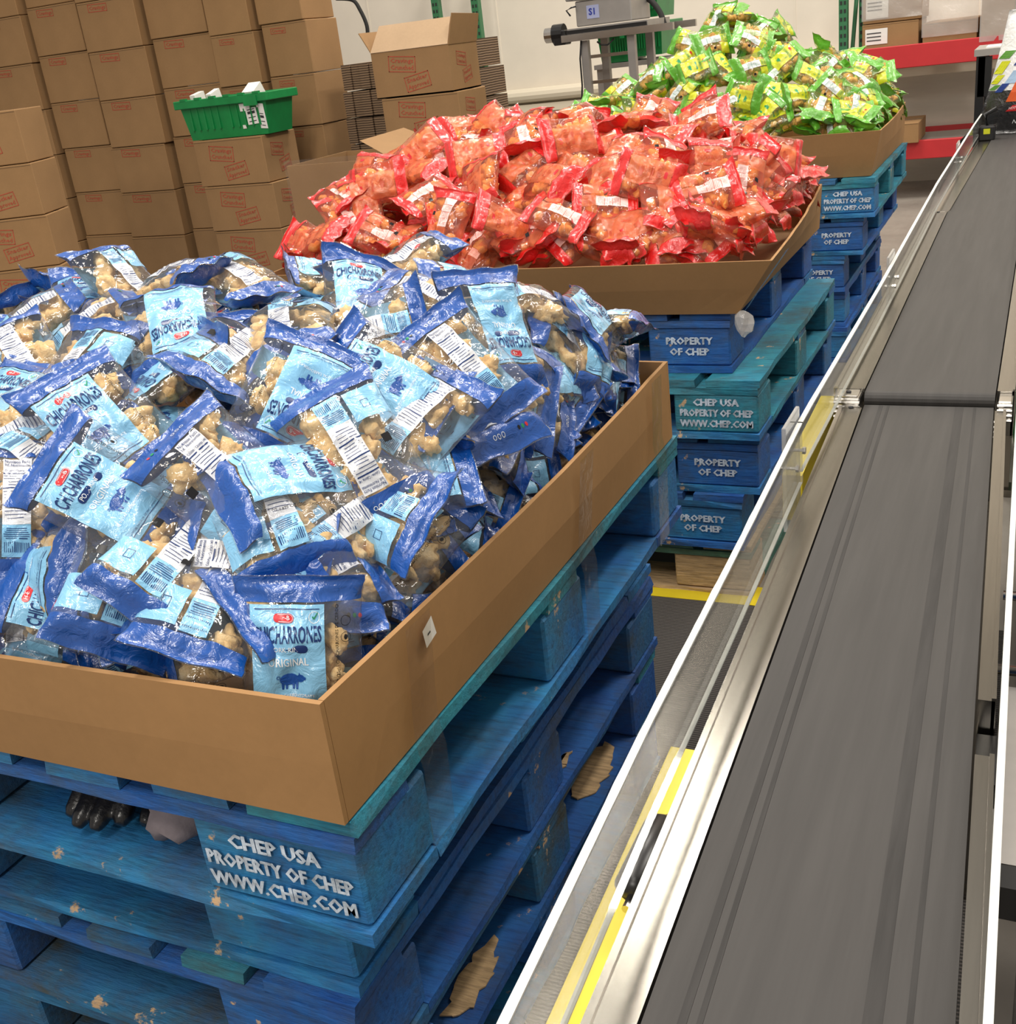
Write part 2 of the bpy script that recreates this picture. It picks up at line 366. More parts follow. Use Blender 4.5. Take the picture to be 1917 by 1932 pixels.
def stack(px, seedbase, where, specs):
    for k, (x1, y0, rz, mats, text) in enumerate(specs):
        nm = ['worn blue', 'chipped blue', 'scuffed blue', 'battered blue', 'dirty'][k] if specs[k][3][0] != 'green_wood' else 'worn green'
        if k == 0: lab = f'{nm} wooden pallet directly under {where}'
        elif k == 4: lab = f'{nm} pallet at the bottom of the stack under {where}'
        else: lab = f'{nm} pallet, {ords[k]} from top under {where}'
        last = pallet('wooden_pallet', x1, y0, .705 - .141 * (k + 1), mats, seedbase + k, lab, f'pallets stacked under {where}', rz, text); ST.append(last)
def splinter(t, X, Y, Z, w, l, seed):
    rng = random.Random(seed); m_ = MB(); P = []; n = 13
    for i in range(n): P.append((-w / 2 * (1 - abs(2 * i / (n - 1) - 1) ** 2 * .8) + rng.uniform(-.006, .006), -l / 2 + l * i / (n - 1) + rng.uniform(-.01, .01)))
    for i in reversed(range(n)): P.append((w / 2 * (1 - abs(2 * i / (n - 1) - 1) ** 3 * .8) + rng.uniform(-.006, .006), -l / 2 + l * i / (n - 1) + rng.uniform(-.01, .01)))
    o = t.location; m_.prism([(X - o.x + a, Y - o.y + b_) for a, b_ in P], Z - o.z, Z - o.z + .0022)
    tag(m_.build('splintered_patch', 'raw_wood', t), 'bare splintered wood patch')
PAL = {}
b1 = ('blue_wood', 'blue_wood_b', 'teal_wood'); b2 = ('blue_wood_b', 'blue_wood', 'blue_wood_b'); b3 = ('grimy_wood', 'blue_wood_b', 'teal_wood')
T1 = ['CHEP USA', 'PROPERTY OF CHEP', 'WWW.CHEP.COM']; T2 = ['PROPERTY', 'OF CHEP']
stack(0, 11, 'the near tray of blue bags', [(-.528, .650, 0, b1, T1), (-.606, .700, .004, b2, None), (-.603, .690, -.004, b3, None), (-.61, .70, 0, b3, None), (-.62, .71, .003, b2, None)])
splinter(ST[3], -.652, 1.47, .1585, .055, .17, 1); splinter(ST[3], -.648, .985, .1585, .040, .15, 2); splinter(ST[2], -.628, 1.30, .2995, .012, .06, 3)
stack(1, 31, 'the middle tray of red bags', [(-.640, 2.45, .004, b2, T2), (-.566, 2.395, 0, ('teal_wood', 'blue_wood', 'teal_wood'), T1), (-.575, 2.41, .003, b2, T2), (-.61, 2.40, -.004, b2, T2), (-.60, 2.42, 0, ('green_wood', 'raw_wood', 'green_wood'), None)])
stack(2, 51, 'the far tray of green bags', [(-.590, 4.40, .003, ('teal_wood', 'blue_wood', 'teal_wood'), T1), (-.63, 4.42, -.003, b2, T2), (-.70, 4.42, 0, b2, T2), (-.70, 4.44, 0, b2, None), (-.69, 4.42, 0, b2, None)])

# ------------------------------------------------------------------ cardboard trays
def tray(name, label, x0, x1, y0, y1, z0, h, seed, flare=(0, 0, 0, 0), tape=(), group=None, extras=()):
    """open cardboard tray: base plus four walls, each wall with a wavy top edge. flare = left,right,front,back"""
    rng = random.Random(seed); th = .006
    t = thing(name, label, 'cardboard tray', ((x0 + x1) / 2, (y0 + y1) / 2, z0), 0, group)
    ox, oy = (x0 + x1) / 2, (y0 + y1) / 2
    hx, hy = (x1 - x0) / 2, (y1 - y0) / 2
    m_ = MB(); m_.box(-hx + .008, hx - .008, -hy + .008, hy - .008, 0.0022, .007); m_.build('tray_base', 'kraft_tray', t)
    fl, fr, ff, fb = flare
    top = {(-1, -1): (-hx - fl, -hy - ff), (1, -1): (hx + fr, -hy - ff), (1, 1): (hx + fr * .1, hy + fb), (-1, 1): (-hx - fl, hy + fb)}
    bot = {k: (k[0] * hx, k[1] * hy) for k in top}
    for nm, a, b_ in (('front_wall', (-1, -1), (1, -1)), ('right_wall', (1, -1), (1, 1)), ('back_wall', (1, 1), (-1, 1)), ('left_wall', (-1, 1), (-1, -1))):
        m_ = MB(); n = 24; V = []
        A0, B0, A1, B1 = Vector(bot[a]), Vector(bot[b_]), Vector(top[a]), Vector(top[b_])
        nrm = Vector(((B0 - A0).y, -(B0 - A0).x)).normalized()
        if nm in ('right_wall', 'left_wall'):
            dd = (B0 - A0).normalized() * (th + .0006); A0, B0, A1, B1 = A0 + dd, B0 - dd, A1 + dd, B1 - dd
        wav = 0.006 if nm == 'right_wall' else 0.0012
        for i in range(n + 1):
            s_ = i / n; q0 = A0.lerp(B0, s_); q1 = A1.lerp(B1, s_)
            e = math.sin(math.pi * s_); wv = noise.noise(Vector((s_ * 7 + seed, nm == 'right_wall', 0)))
            q1 = q1 + nrm * (e * .010 + wv * wav * 1.3 * min(1, e * 4)); zt = h + wv * wav * min(1, e * 4)
            for (p, z) in ((q0, .0015), (q0.lerp(q1, .5) + nrm * e * .004, h * .5), (q1, zt)):
                V.append((p.x, p.y, z)); V.append((p.x - nrm.x * th, p.y - nrm.y * th, z))
        Fc = []; mi = []
        for i in range(n):
            o = i * 6; p = o + 6
            for k in range(2):
                Fc.append((o + k * 2, p + k * 2, p + k * 2 + 2, o + k * 2 + 2)); Fc.append((o + k * 2 + 1, o + k * 2 + 3, p + k * 2 + 3, p + k * 2 + 1))
            Fc.append((o + 4, p + 4, p + 5, o + 5)); Fc.append((o, o + 1, p + 1, p))
        Fc += [(0, 2, 3, 1), (2, 4, 5, 3), (n * 6, n * 6 + 1, n * 6 + 3, n * 6 + 2), (n * 6 + 2, n * 6 + 3, n * 6 + 5, n * 6 + 4)]
        m_.add(V, Fc, 0)
        # folded corner crease lines
        for P0, P1 in ((A0, A1), (B0, B1)):
            inn = (B0 - A0).normalized() * (.014 if P0 is A0 else -.014)
            q0 = P0 + inn + nrm * .0006; q1 = P1 + inn + nrm * .0022; dd = (B0 - A0).normalized() * .0012
            if False: m_.add([(q0.x - dd.x, q0.y - dd.y, .003), (q0.x + dd.x, q0.y + dd.y, .003), (q1.x + dd.x, q1.y + dd.y, h * .97), (q1.x - dd.x, q1.y - dd.y, h * .97)], [(0, 1, 2, 3)], 1)
        w_ = m_.build(nm, ['kraft_tray', 'seam'], t); w_['_n'] = 0; del w_['_n']
    for (u, w, zlo) in tape:                      # clear tape running up the right wall and down onto the pallet
        m_ = MB(); n = 8; V = []
        for i in range(n + 1):
            z = zlo + (h + .001 - zlo) * i / n; f = max(0, z) / h * fr
            xx = hx + f + .0025 + .012 * math.sin(math.pi * (u + hy) / (2 * hy)) * max(0, z) / h + noise.noise(Vector((u * 3, z * 30, 0))) * .0012
            xx = max(xx, hx + .0035 + (.006 if z < 0 else 0)) + .0045
            V += [(xx, u - w / 2 + z * .08, z), (xx, u + w / 2 + z * .08, z)]
        m_.add(V, [(2 * i, 2 * i + 1, 2 * i + 3, 2 * i + 2) for i in range(n)]); m_.build('packing_tape', 'tape', t, smooth=True)
    return t
TR = {}
t1 = tray('cardboard_tray', 'low kraft cardboard tray heaped with blue bags, nearest of the three', -1.75, -.532, .648, 1.652, .705, .128, 3, (0, 0, 0, 0), tape=((-.36, .048, -.11), (.08, .048, -.12), (.40, .048, -.13)))
m_ = MB(); m_.add([(-.5225, .812, .795), (-.5225, .834, .800), (-.5225, .829, .822), (-.5225, .809, .815)], [(0, 1, 2, 3)])
m_.add([(-.5222, .817, .806), (-.5222, .823, .807), (-.5222, .823, .809), (-.5222, .817, .808)], [(0, 1, 2, 3)], 1)
st = m_.build('white_sticker', ['paper', 'ink'], None); tag(st, 'small torn white sticker on the right side of the nearest cardboard tray', 'sticker')
t2 = tray('cardboard_tray', 'low kraft cardboard tray heaped with red bags, middle of the three', -1.83, -.617, 2.44, 3.44, .705, .128, 5, (.02, .09, .05, .0), tape=((-.45, .05, 0),))
t3 = tray('cardboard_tray', 'low kraft cardboard tray heaped with green bags, farthest of the three', -1.85, -.61, 4.45, 5.46, .705, .165, 9, (.02, .04, .05, .0), tape=())
st_frame = None

# ------------------------------------------------------------------ snack bags
NU, NV = 26, 40
def bag_grids(seed, W=.142, L=.192, T=.024, seal=.055, soft=1.0):
    """front and back point grids of one crinkled pillow bag: arrays [side][i(u)][j(v)]"""
    rng = random.Random(seed)
    k1, k2 = rng.uniform(5, 9), rng.uniform(5, 9); p1, p2 = rng.uniform(0, 6), rng.uniform(0, 6)
    bend_v = rng.uniform(-.012, .016) * soft; bend_u = rng.uniform(-.010, .010) * soft; tw = rng.uniform(-.012, .012)
    fold_t = rng.uniform(-1.0, 1.0); fold_b = rng.uniform(-1.0, 1.0); off = Vector((rng.uniform(0, 90), rng.uniform(0, 90), 0))
    dent = (rng.uniform(.25, .75), rng.uniform(.3, .7), rng.uniform(.15, .3)); lean = rng.uniform(-.18, .18)
    G = np.zeros((2, NU + 1, NV + 1, 3))
    for i in range(NU + 1):
        u = i / NU
        for j in range(NV + 1):
            v = j / NV
            vv = min(1, max(0, (v - seal) / (1 - 2 * seal))); a = abs(2 * vv - 1); uu = abs(2 * u - 1)
            infl = max(0, (1 - a ** 2.8)) ** .62; body = infl * max(0, (1 - uu ** 2.6)) ** .60
            dist = min(v, 1 - v)
            x = W * (u - .5) * (1 - .11 * infl) ; y = L * (v - .5)
            mid = bend_v * (2 * v - 1) ** 2 + bend_u * (2 * u - 1) ** 2 * (1 - a * .5) + tw * (2 * v - 1) * (2 * u - 1)
            pl = math.exp(-dist / .10)
            mid += pl * .0030 * math.sin(k1 * 6.28 * u / 3 + p1 + (3 if v > .5 else 0))
            if v > .86: mid += (v - .86) * L * fold_t; y -= (v - .86) * L * abs(fold_t) * .35
            if v < .12: mid += (.12 - v) * L * fold_b; y += (.12 - v) * L * abs(fold_b) * .35
            mid += pl * .006 * (2 * u - 1) * math.sin(p2)
            for s in (0, 1):
                sg = 1 if s == 0 else -1
                q = Vector((u * 3.2, v * 4.2, s * 9)) + off
                rid = 1 - abs(noise.noise(q)) * 2.6; rid2 = 1 - abs(noise.noise(q * 2.3)) * 2.6
                w = (.0042 * (rid - .45) + .0018 * (rid2 - .4)) * min(1, body * 1.6 + .04)
                pleat = .0016 * math.sin(k2 * 6.28 * u + p1 * s) * math.exp(-abs(dist - seal) / .06) * min(1, body * 3)
                dn = -.010 * math.exp(-((u - dent[0]) ** 2 + (v - dent[1]) ** 2) / dent[2] ** 2 * 4) * body if s == (seed % 2) else 0
                t = max(.0004, T * body + w + pleat + dn) if 0 < i < NU else .0002
                if v < seal or v > 1 - seal: t = .0004 + (.0003 * math.sin(u * 60) if 0 < i < NU else 0)
                G[s, i, j] = (x, y, mid + sg * t + lean * 0)
    return G
def grid_sample(G, s, u, v):
    fu = min(max(u, 0), 1) * NU; fv = min(max(v, 0), 1) * NV; i = min(int(fu), NU - 1); j = min(int(fv), NV - 1); a = fu - i; b_ = fv - j
    g = G[s]; A, B_, C_, D = g[i, j], g[i + 1, j], g[i, j + 1], g[i + 1, j + 1]
    p = A * (1 - a) * (1 - b_) + B_ * a * (1 - b_) + C_ * (1 - a) * b_ + D * a * b_
    du = (B_ - A) * (1 - b_) + (D - C_) * b_; dv = (C_ - A) * (1 - a) + (D - B_) * a
    n = np.cross(du, dv); n = n / (np.linalg.norm(n) + 1e-12); return p, (n if s == 0 else -n)
def patch(mb, G, s, u0, u1, v0, v1, off, mi=0, bulge=0):
    us = sorted({u0, u1} | {i / NU for i in range(NU + 1) if u0 < i / NU < u1}); vs = sorted({v0, v1} | {j / NV for j in range(NV + 1) if v0 < j / NV < v1})
    V = []
    for u in us:
        for v in vs:
            p, n = grid_sample(G, s, u, v); V.append(p + n * off)
    n = len(vs); Fc = []
    for i in range(len(us) - 1):
        for j in range(n - 1):
            f = (i * n + j, (i + 1) * n + j, (i + 1) * n + j + 1, i * n + j + 1); Fc.append(f if s == 0 else f[::-1])
    mb.add(V, Fc, mi)
W0, L0 = .142, .192
def ink(mb, G, s, V2, Fc, uc, vc, off, mi, rot=0, wmax=None):
    """map a flat drawing (metres, x right, y up as seen from outside) on the bag surface"""
    if wmax:
        w = max(a for a, b_ in V2) - min(a for a, b_ in V2)
        if w > wmax: V2 = [(a * wmax / w, b_) for a, b_ in V2]
    c, sn = math.cos(rot), math.sin(rot); out = []
    for a, b_ in V2:
        a, b_ = a * c - b_ * sn, a * sn + b_ * c
        u = uc + (a if s == 0 else -a) / W0; v = vc + b_ / L0
        p, n = grid_sample(G, s, u, v); out.append(p + n * off)
    mb.add(out, Fc if s == 0 else [f[::-1] for f in Fc], mi)
def rect2(w, h, n=4):
    V = [(-w / 2 + w * i / n, -h / 2 + h * j) for i in range(n + 1) for j in (0, 1)]
    return V, [(2 * i, 2 * i + 2, 2 * i + 3, 2 * i + 1) for i in range(n)]
def disc2(rx, ry, n=14, cx=0, cy=0):
    return [(cx, cy)] + [(cx + rx * math.cos(6.283 * k / n), cy + ry * math.sin(6.283 * k / n)) for k in range(n)], [(0, k + 1, (k + 1) % n + 1) for k in range(n)]
def ring2(r, w, n=16):
    V = [];
    for k in range(n): t = 6.283 * k / n; V += [(r * math.cos(t), r * math.sin(t)), ((r - w) * math.cos(t), (r - w) * math.sin(t))]
    return V, [(2 * k, (2 * k + 2) % (2 * n), (2 * k + 3) % (2 * n), 2 * k + 1) for k in range(n)]
def pill2(w, h, n=6):
    pts = []
    for k in range(n + 1): t = -math.pi / 2 + math.pi * k / n; pts.append((w / 2 - h / 2 + h / 2 * math.cos(t), h / 2 * math.sin(t)))
    for k in range(n + 1): t = math.pi / 2 + math.pi * k / n; pts.append((-w / 2 + h / 2 + h / 2 * math.cos(t), h / 2 * math.sin(t)))
    return [(0, 0)] + pts, [(0, k + 1, (k + 1) % len(pts) + 1) for k in range(len(pts))]
def pig2(s=.030):
    V = []; Fc = []
    def add(vf):
        o = len(V); V.extend(vf[0]); Fc.extend([tuple(i + o for i in f) for f in vf[1]])
    add(disc2(.38 * s, .21 * s)); add(disc2(.15 * s, .14 * s, cx=.40 * s, cy=.03 * s))
    add(([(.5 * s, -.04 * s), (.60 * s, -.02 * s), (.60 * s, .06 * s), (.5 * s, .1 * s)], [(0, 1, 2, 3)]))
    add(([(.33 * s, .12 * s), (.42 * s, .12 * s), (.36 * s, .25 * s)], [(0, 1, 2)]))
    for x in (-.26, -.12, .14, .27): add(([((x - .035) * s, -.34 * s), ((x + .035) * s, -.34 * s), ((x + .055) * s, -.1 * s), ((x - .055) * s, -.1 * s)], [(0, 1, 2, 3)]))
    r = ring2(.06 * s, .022 * s, 8); add(([(x - .41 * s, y + .1 * s) for x, y in r[0]], r[1]))
    return V, Fc
def icosph(sub):
    bm = bmesh.new(); bmesh.ops.create_icosphere(bm, subdivisions=sub, radius=1); V = [v.co.copy() for v in bm.verts]; Fc = [tuple(v.index for v in f.verts) for f in bm.faces]; bm.free(); return V, Fc
ICO3, ICO2 = icosph(3), icosph(2)
def rinds(G, seed, matname, n=13, hi=True, r0=.017):
    rng = random.Random(seed * 7 + 1); mb = MB(); V0, F0 = ICO3 if hi else ICO2
    for k in range(n):
        u = rng.uniform(.20, .80); v = .17 + .66 * ((k + rng.random()) / n)
        a, _ = grid_sample(G, 0, u, v); b_, _ = grid_sample(G, 1, u, v); th = (a[2] - b_[2]) / 2; c = Vector(((a[0] + b_[0]) / 2, (a[1] + b_[1]) / 2, (a[2] + b_[2]) / 2))
        r = rng.uniform(.8, 1.2) * r0; zz = min(r * .95, th * .80); c.z += rng.uniform(-1, 1) * max(0, th * .86 - zz); off = Vector((rng.uniform(0, 50), 0, k * 3.1))
        ax = Vector((rng.uniform(.85, 1.5), rng.uniform(.7, 1.1), 1)); R = Matrix.Rotation(rng.uniform(0, 6.28), 3, 'Z')
        out = []
        for p in V0:
            d = 1 + .62 * noise.noise(p * 1.25 + off) - .55 * abs(noise.noise(p * 2.4 + off)) + .16 * noise.noise(p * 4.3 + off) + .08 * noise.noise(p * 9 + off)
            q = R @ Vector((p.x * ax.x * r * d, p.y * ax.y * r * d, 0)); out.append((c.x + q.x, c.y + q.y, c.z + p.z * zz * d))
        out2 = []
        for x, y, z in out:                       # keep every piece inside the film
            uu = x / W0 + .5; vv = y / L0 + .5
            if .03 < uu < .97 and .09 < vv < .91:
                a, _ = grid_sample(G, 0, uu, vv); b_, _ = grid_sample(G, 1, uu, vv); z = min(max(z, b_[2] + .0016), a[2] - .0016)
            else:
                x = max(-W0 * .40, min(W0 * .40, x)); y = max(-L0 * .40, min(L0 * .40, y)); a, _ = grid_sample(G, 0, x / W0 + .5, y / L0 + .5); b_, _ = grid_sample(G, 1, x / W0 + .5, y / L0 + .5); z = min(max(z, b_[2] + .0016), a[2] - .0016)
            out2.append((x, y, z))
        mb.add(out2, F0)
    return mb.mesh('pork_rinds', [matname], True)
def make_bag(kind, seed):
    """returns list of (part name, mesh) and the outer point cloud"""
    G = bag_grids(seed + {'blue': 0, 'red': 100, 'green': 200}[kind], T={'blue': .025, 'red': .027, 'green': .026}[kind])
    parts = []
    m_ = MB(); V = []; idx = {}
    for s in (0, 1):
        for i in range(NU + 1):
            for j in range(NV + 1): idx[s, i, j] = len(V); V.append(tuple(G[s, i, j]))
    Fc = []
    for i in range(NU):
        for j in range(NV):
            Fc.append((idx[0, i, j], idx[0, i + 1, j], idx[0, i + 1, j + 1], idx[0, i, j + 1])); Fc.append((idx[1, i, j], idx[1, i, j + 1], idx[1, i + 1, j + 1], idx[1, i + 1, j]))
    for j in range(NV):
        for i in (0, NU):
            f = (idx[0, i, j], idx[0, i, j + 1], idx[1, i, j + 1], idx[1, i, j]); Fc.append(f if i == 0 else f[::-1])
    for i in range(NU):
        for j in (0, NV):
            f = (idx[0, i, j], idx[1, i, j], idx[1, i + 1, j], idx[0, i + 1, j]); Fc.append(f if j == 0 else f[::-1])
    m_.add(V, Fc); film_me = m_.mesh('clear_film', ['film_' + kind], True)
    parts.append(('clear_film', film_me))
    o1 = .0005; o2 = .0010; o3 = .0014
    bt, bb = {'blue': (.175, .16), 'red': (.19, .17), 'green': (.20, .19)}[kind]
    for v0, v1 in ((1 - bt, .992), (.008, bb)):
        m_ = MB()
        for s in (0, 1): patch(m_, G, s, .012, .988, v0, v1, o1)
        if kind == 'blue' and v0 > .5:
            for k, c in enumerate((1, 2, 3)): ink(m_, G, 1, *disc2(.0022, .0022, 8), .78 - k * .045, .90, o2, c)
            for k in range(3): ink(m_, G, 1, *ring2(.0028, .0008, 8), .5 - k * .05, .90, o2, 4)
        parts.append(('seal_band', m_.mesh('seal_band', ['band_' + kind, 'logo_red', 'check_green', 'eye_black', 'sky_white'], True)))
    hi = kind == 'blue'; dk = 'navy' if hi else ('orange_ink' if kind == 'red' else 'check_green')
    def tx(s_, h, uc, vc, mi, wmax=None, side=0, rot=0, mbx=None, bold=.008):
        V2, F2 = text2d(s_, h, bold, res=2 if hi else 1); ink(mbx, G, side, V2, F2, uc, vc, o3, mi, rot, wmax)
    u0, u1 = .10, .70
    # front label
    m_ = MB(); patch(m_, G, 0, u0, u1, bb + .012, 1 - bt - .012, o1, 0)
    uc = (u0 + u1) / 2
    if hi:
        ink(m_, G, 0, *rect2(.074, .0010, 10), uc, .79, o2, 1); ink(m_, G, 0, *rect2(.074, .0010, 10), uc, .205, o2, 1)
        ink(m_, G, 0, *pill2(.024, .0095), uc - .03, .742, o2, 3); ink(m_, G, 0, *pill2(.0225, .0080), uc - .03, .742, o2 + .0001, 2); ink(m_, G, 0, *pill2(.0215, .0070), uc - .03, .742, o2 + .0002, 3)
        tx('H-E-B', .0046, uc - .03, .742, 2, .018, 0, 0, m_)
        ink(m_, G, 0, *ring2(.0065, .0007), uc + .22, .745, o2, 2)
        ink(m_, G, 0, [(-.003, .0005), (-.0018, .0015), (-.0008, -.0003), (.0035, .0055), (.0042, .0048), (-.0007, -.0025)], [(0, 5, 2, 1), (5, 4, 3, 2)], uc + .22, .745, o3, 4)
        tx('CHICHARRONES', .0165, uc, .652, 1, .078, 0, 0, m_, .02)
        ink(m_, G, 0, *pill2(.046, .0090), uc, .578, o2, 1); tx('PORK RINDS', .0052, uc, .578, 2, .039, 0, 0, m_)
        tx('ORIGINAL', .0082, uc, .505, 2, .046, 0, 0, m_)
        ink(m_, G, 0, *pig2(.032), uc, .405, o2, 5)
        tx('0g TOTAL CARBOHYDRATE', .0032, uc, .315, 2, .062, 0, 0, m_)
        tx('NO ARTIFICIAL FLAVORS OR CERTIFIED SYNTHETIC COLORS', .0019, uc, .222, 1, .07, 0, 0, m_)
    else:
        tx('CHICHARRONES', .012, uc, .62, 1, .074, 0, 0, m_); ink(m_, G, 0, *pill2(.042, .008), uc, .53, o2, 1)
        ink(m_, G, 0, *pig2(.030), uc, .38, o2, 1); ink(m_, G, 0, *pill2(.022, .009), uc - .03, .72, o2, 3)
    parts.append(('front_label', m_.mesh('front_label', ['label_' + kind, dk, 'sky_white', 'logo_red', 'check_green', 'band_blue' if hi else dk], True)))
    if hi:
        m_ = MB(); tx('NET WT. 0.875 OZ (25g) - CHICHARRONES DE CERDO', .0036, .80, .50, 0, .118, 0, math.pi / 2, m_)
        ink(m_, G, 0, *ring2(.0055, .0006), .87, .72, o2, 0); ink(m_, G, 0, *ring2(.0055, .0006), .87, .63, o2, 0); ink(m_, G, 0, *disc2(.0022, .0030, 8), .87, .63, o2, 0)
        parts.append(('net_weight_text', m_.mesh('net_weight_text', ['eye_black'])))
    # back: nutrition panel and light section, barcode
    m_ = MB(); a0, a1 = .36, .60
    patch(m_, G, 1, a0, a1, .36, .812, o1, 0); patch(m_, G, 1, a0, a1, .17, .359, o1, 1); ac = (a0 + a1) / 2; pw = (a1 - a0) * W0
    if hi:
        tx('Nutrition Facts', .0040, ac, .79, 2, pw * .9, 1, 0, m_); tx('Inf. Nutrimental', .0036, ac, .765, 2, pw * .9, 1, 0, m_)
        tx('Calories / Calorias 140', .0034, ac, .722, 2, pw * .9, 1, 0, m_)
    rng = random.Random(seed)
    for k in range(15):
        vv = .70 - k * .0215
        ink(m_, G, 1, *rect2(pw * (.92 if k % 5 == 0 else rng.uniform(.5, .9)), .0016 if k % 5 == 0 else .0007, 3), ac + .01, vv, o2, 2)
    for k in range(6): ink(m_, G, 1, *rect2(pw * rng.uniform(.6, .9), .0008, 3), ac, .335 - k * .012, o2, 2)
    for k in range(13): ink(m_, G, 1, *rect2(rng.uniform(.0005, .0013), .011, 1), a0 + .02 + k * .0165, .225, o2, 2)
    parts.append(('nutrition_panel', m_.mesh('nutrition_panel', ['white_panel' if kind != 'red' else 'white_panel_red', 'label_' + kind, 'navy' if hi else dk], True)))
    m_ = MB(); patch(m_, G, 1, .64, .985, .19, .40, o1, 0)
    if hi: ink(m_, G, 1, *ring2(.0075, .0009, 4), .80, .30, o2, 1, .78)
    ink(m_, G, 1, *rect2(.011, .011, 2), .80, .56, o2, 2)
    parts.append(('printed_patch', m_.mesh('printed_patch', ['label_' + kind, dk, 'eye_black'], True)))
    parts.append(('pork_rinds', rinds(G, seed + 3, 'rind_' + kind, 14 if hi else 12, True if hi else False)))
    pts = np.concatenate([G[0].reshape(-1, 3)[::3], G[1].reshape(-1, 3)[::3]])
    return parts, pts
CATN = {'blue': 'snack bag', 'red': 'snack bag', 'green': 'snack bag'}
def bag_proto(kind, seed):
    parts, pts = make_bag(kind, seed); return parts, pts
class Heap:
    """sequential dropping of bags on a height map so that they rest on one another"""
    def __init__(s, kind, x0, x1, y0, y1, surf, rim, protos, base=.075):
        s.kind, s.x0, s.x1, s.y0, s.y1, s.surf, s.rim, s.protos = kind, x0, x1, y0, y1, surf, rim, protos
        s.c = .010; s.nx = int((x1 - x0 + .4) / s.c); s.ny = int((y1 - y0 + .4) / s.c); s.H = np.zeros((s.nx, s.ny)); s.bags = []; s.k = .87
        for i in range(s.nx):
            for j in range(s.ny): s.H[i, j] = surf(x0 - .2 + i * s.c, y0 - .2 + j * s.c) - base
    def put(s, var, R, x, y, slack=.02, pct=72, z=None, mark=None, rimk=.012):
        pts = s.protos[var][1] @ np.array(R.to_3x3()).T * s.k
        zs = s.surf(x, y) if z is None else z
        P = pts + np.array([x, y, zs])
        for _ in range(2):                          # stay between the tray walls below the rim
            low = P[:, 2] < s.rim(x, y) + rimk
            if low.any():
                Q = P[low]; m = .008
                dx = max(0, s.x0 + m - Q[:, 0].min()) - max(0, Q[:, 0].max() - (s.x1 - m)); dy = max(0, s.y0 + m - Q[:, 1].min()) - max(0, Q[:, 1].max() - (s.y1 - m))
                x += dx; y += dy; P[:, 0] += dx; P[:, 1] += dy
        ix = np.clip(((P[:, 0] - s.x0 + .2) / s.c).astype(int), 0, s.nx - 1); iy = np.clip(((P[:, 1] - s.y0 + .2) / s.c).astype(int), 0, s.ny - 1)
        n_ = len(P) // 2; B_ = P[:, 2]
        lo = np.full((s.nx, s.ny), 9.); np.minimum.at(lo, (ix, iy), B_); msk = lo < 8
        need = np.percentile((s.H - lo)[msk], pct); dz = float(np.clip(need, -slack, slack)); zs += dz
        hi = np.full((s.nx, s.ny), -9.); np.maximum.at(hi, (ix, iy), B_ + dz); s.H = np.maximum(s.H, hi)
        s.bags.append(dict(var=var, R=R, loc=(x, y, zs), mark=mark)); return s.bags[-1]
def frame_from(nrm, up, face):
    """rotation whose printed face (F front / B back) looks along nrm and whose length axis follows up"""
    nrm = nrm.normalized(); up = (up - nrm * up.dot(nrm)).normalized()
    z = nrm if face == 'F' else -nrm; x = up.cross(z); return Matrix((x, up, z)).transposed()
camX, camY, camZ = C2W @ Vector((1, 0, 0)), C2W @ Vector((0, 1, 0)), C2W @ Vector((0, 0, 1))
CAM = Vector((0, 0, CAMH))
def surf_normal(f, x, y, e=.03):
    return Vector((f(x - e, y) - f(x + e, y), f(x, y - e) - f(x, y + e), 2 * e)).normalized()
def hit(f, px, py, y0=.3, y1=8):
    r = w_ray(px, py).normalized(); t = y0
    while t < y1:
        p = CAM + r * t
        if p.z < f(p.x, p.y): return p
        t += .004
    return None

def g1(t, p, q): return max(0.0, 1 - abs(t) ** p) ** q
def s_blue(x, y): return .836 + .222 * (1 - .10 * (x + 1.14)) * g1((x + 1.14) / .64, 4.5, .8) * g1((y - 1.20) / .58, 2.1, .85)
def s_red(x, y): return .845 + .232 * g1((x + 1.27) / .66, 4.2, .9) * g1((y - 2.98) / .60, 1.9, .9)
def s_green(x, y): return .880 + .215 * g1((x + 1.22) / .65, 5, .9) * g1((y - 4.98) / .58, 2.0, .85) + .19 * math.exp(-((x + 1.22) / .22) ** 2) * g1((y - 4.98) / .50, 2, .8)
rimf = lambda z: (lambda x, y: z)
PR = {'blue': [bag_proto('blue', k) for k in range(8)], 'red': [bag_proto('red', k) for k in range(6)], 'green': [bag_proto('green', k) for k in range(6)]}
HB = Heap('blue', -1.75, -.538, .654, 1.646, s_blue, rimf(.833), PR['blue'])
HR = Heap('red', -1.85, -.585, 2.41, 3.42, s_red, rimf(.833), PR['red'])
HG = Heap('green', -1.87, -.58, 4.42, 5.47, s_green, rimf(.87), PR['green'])
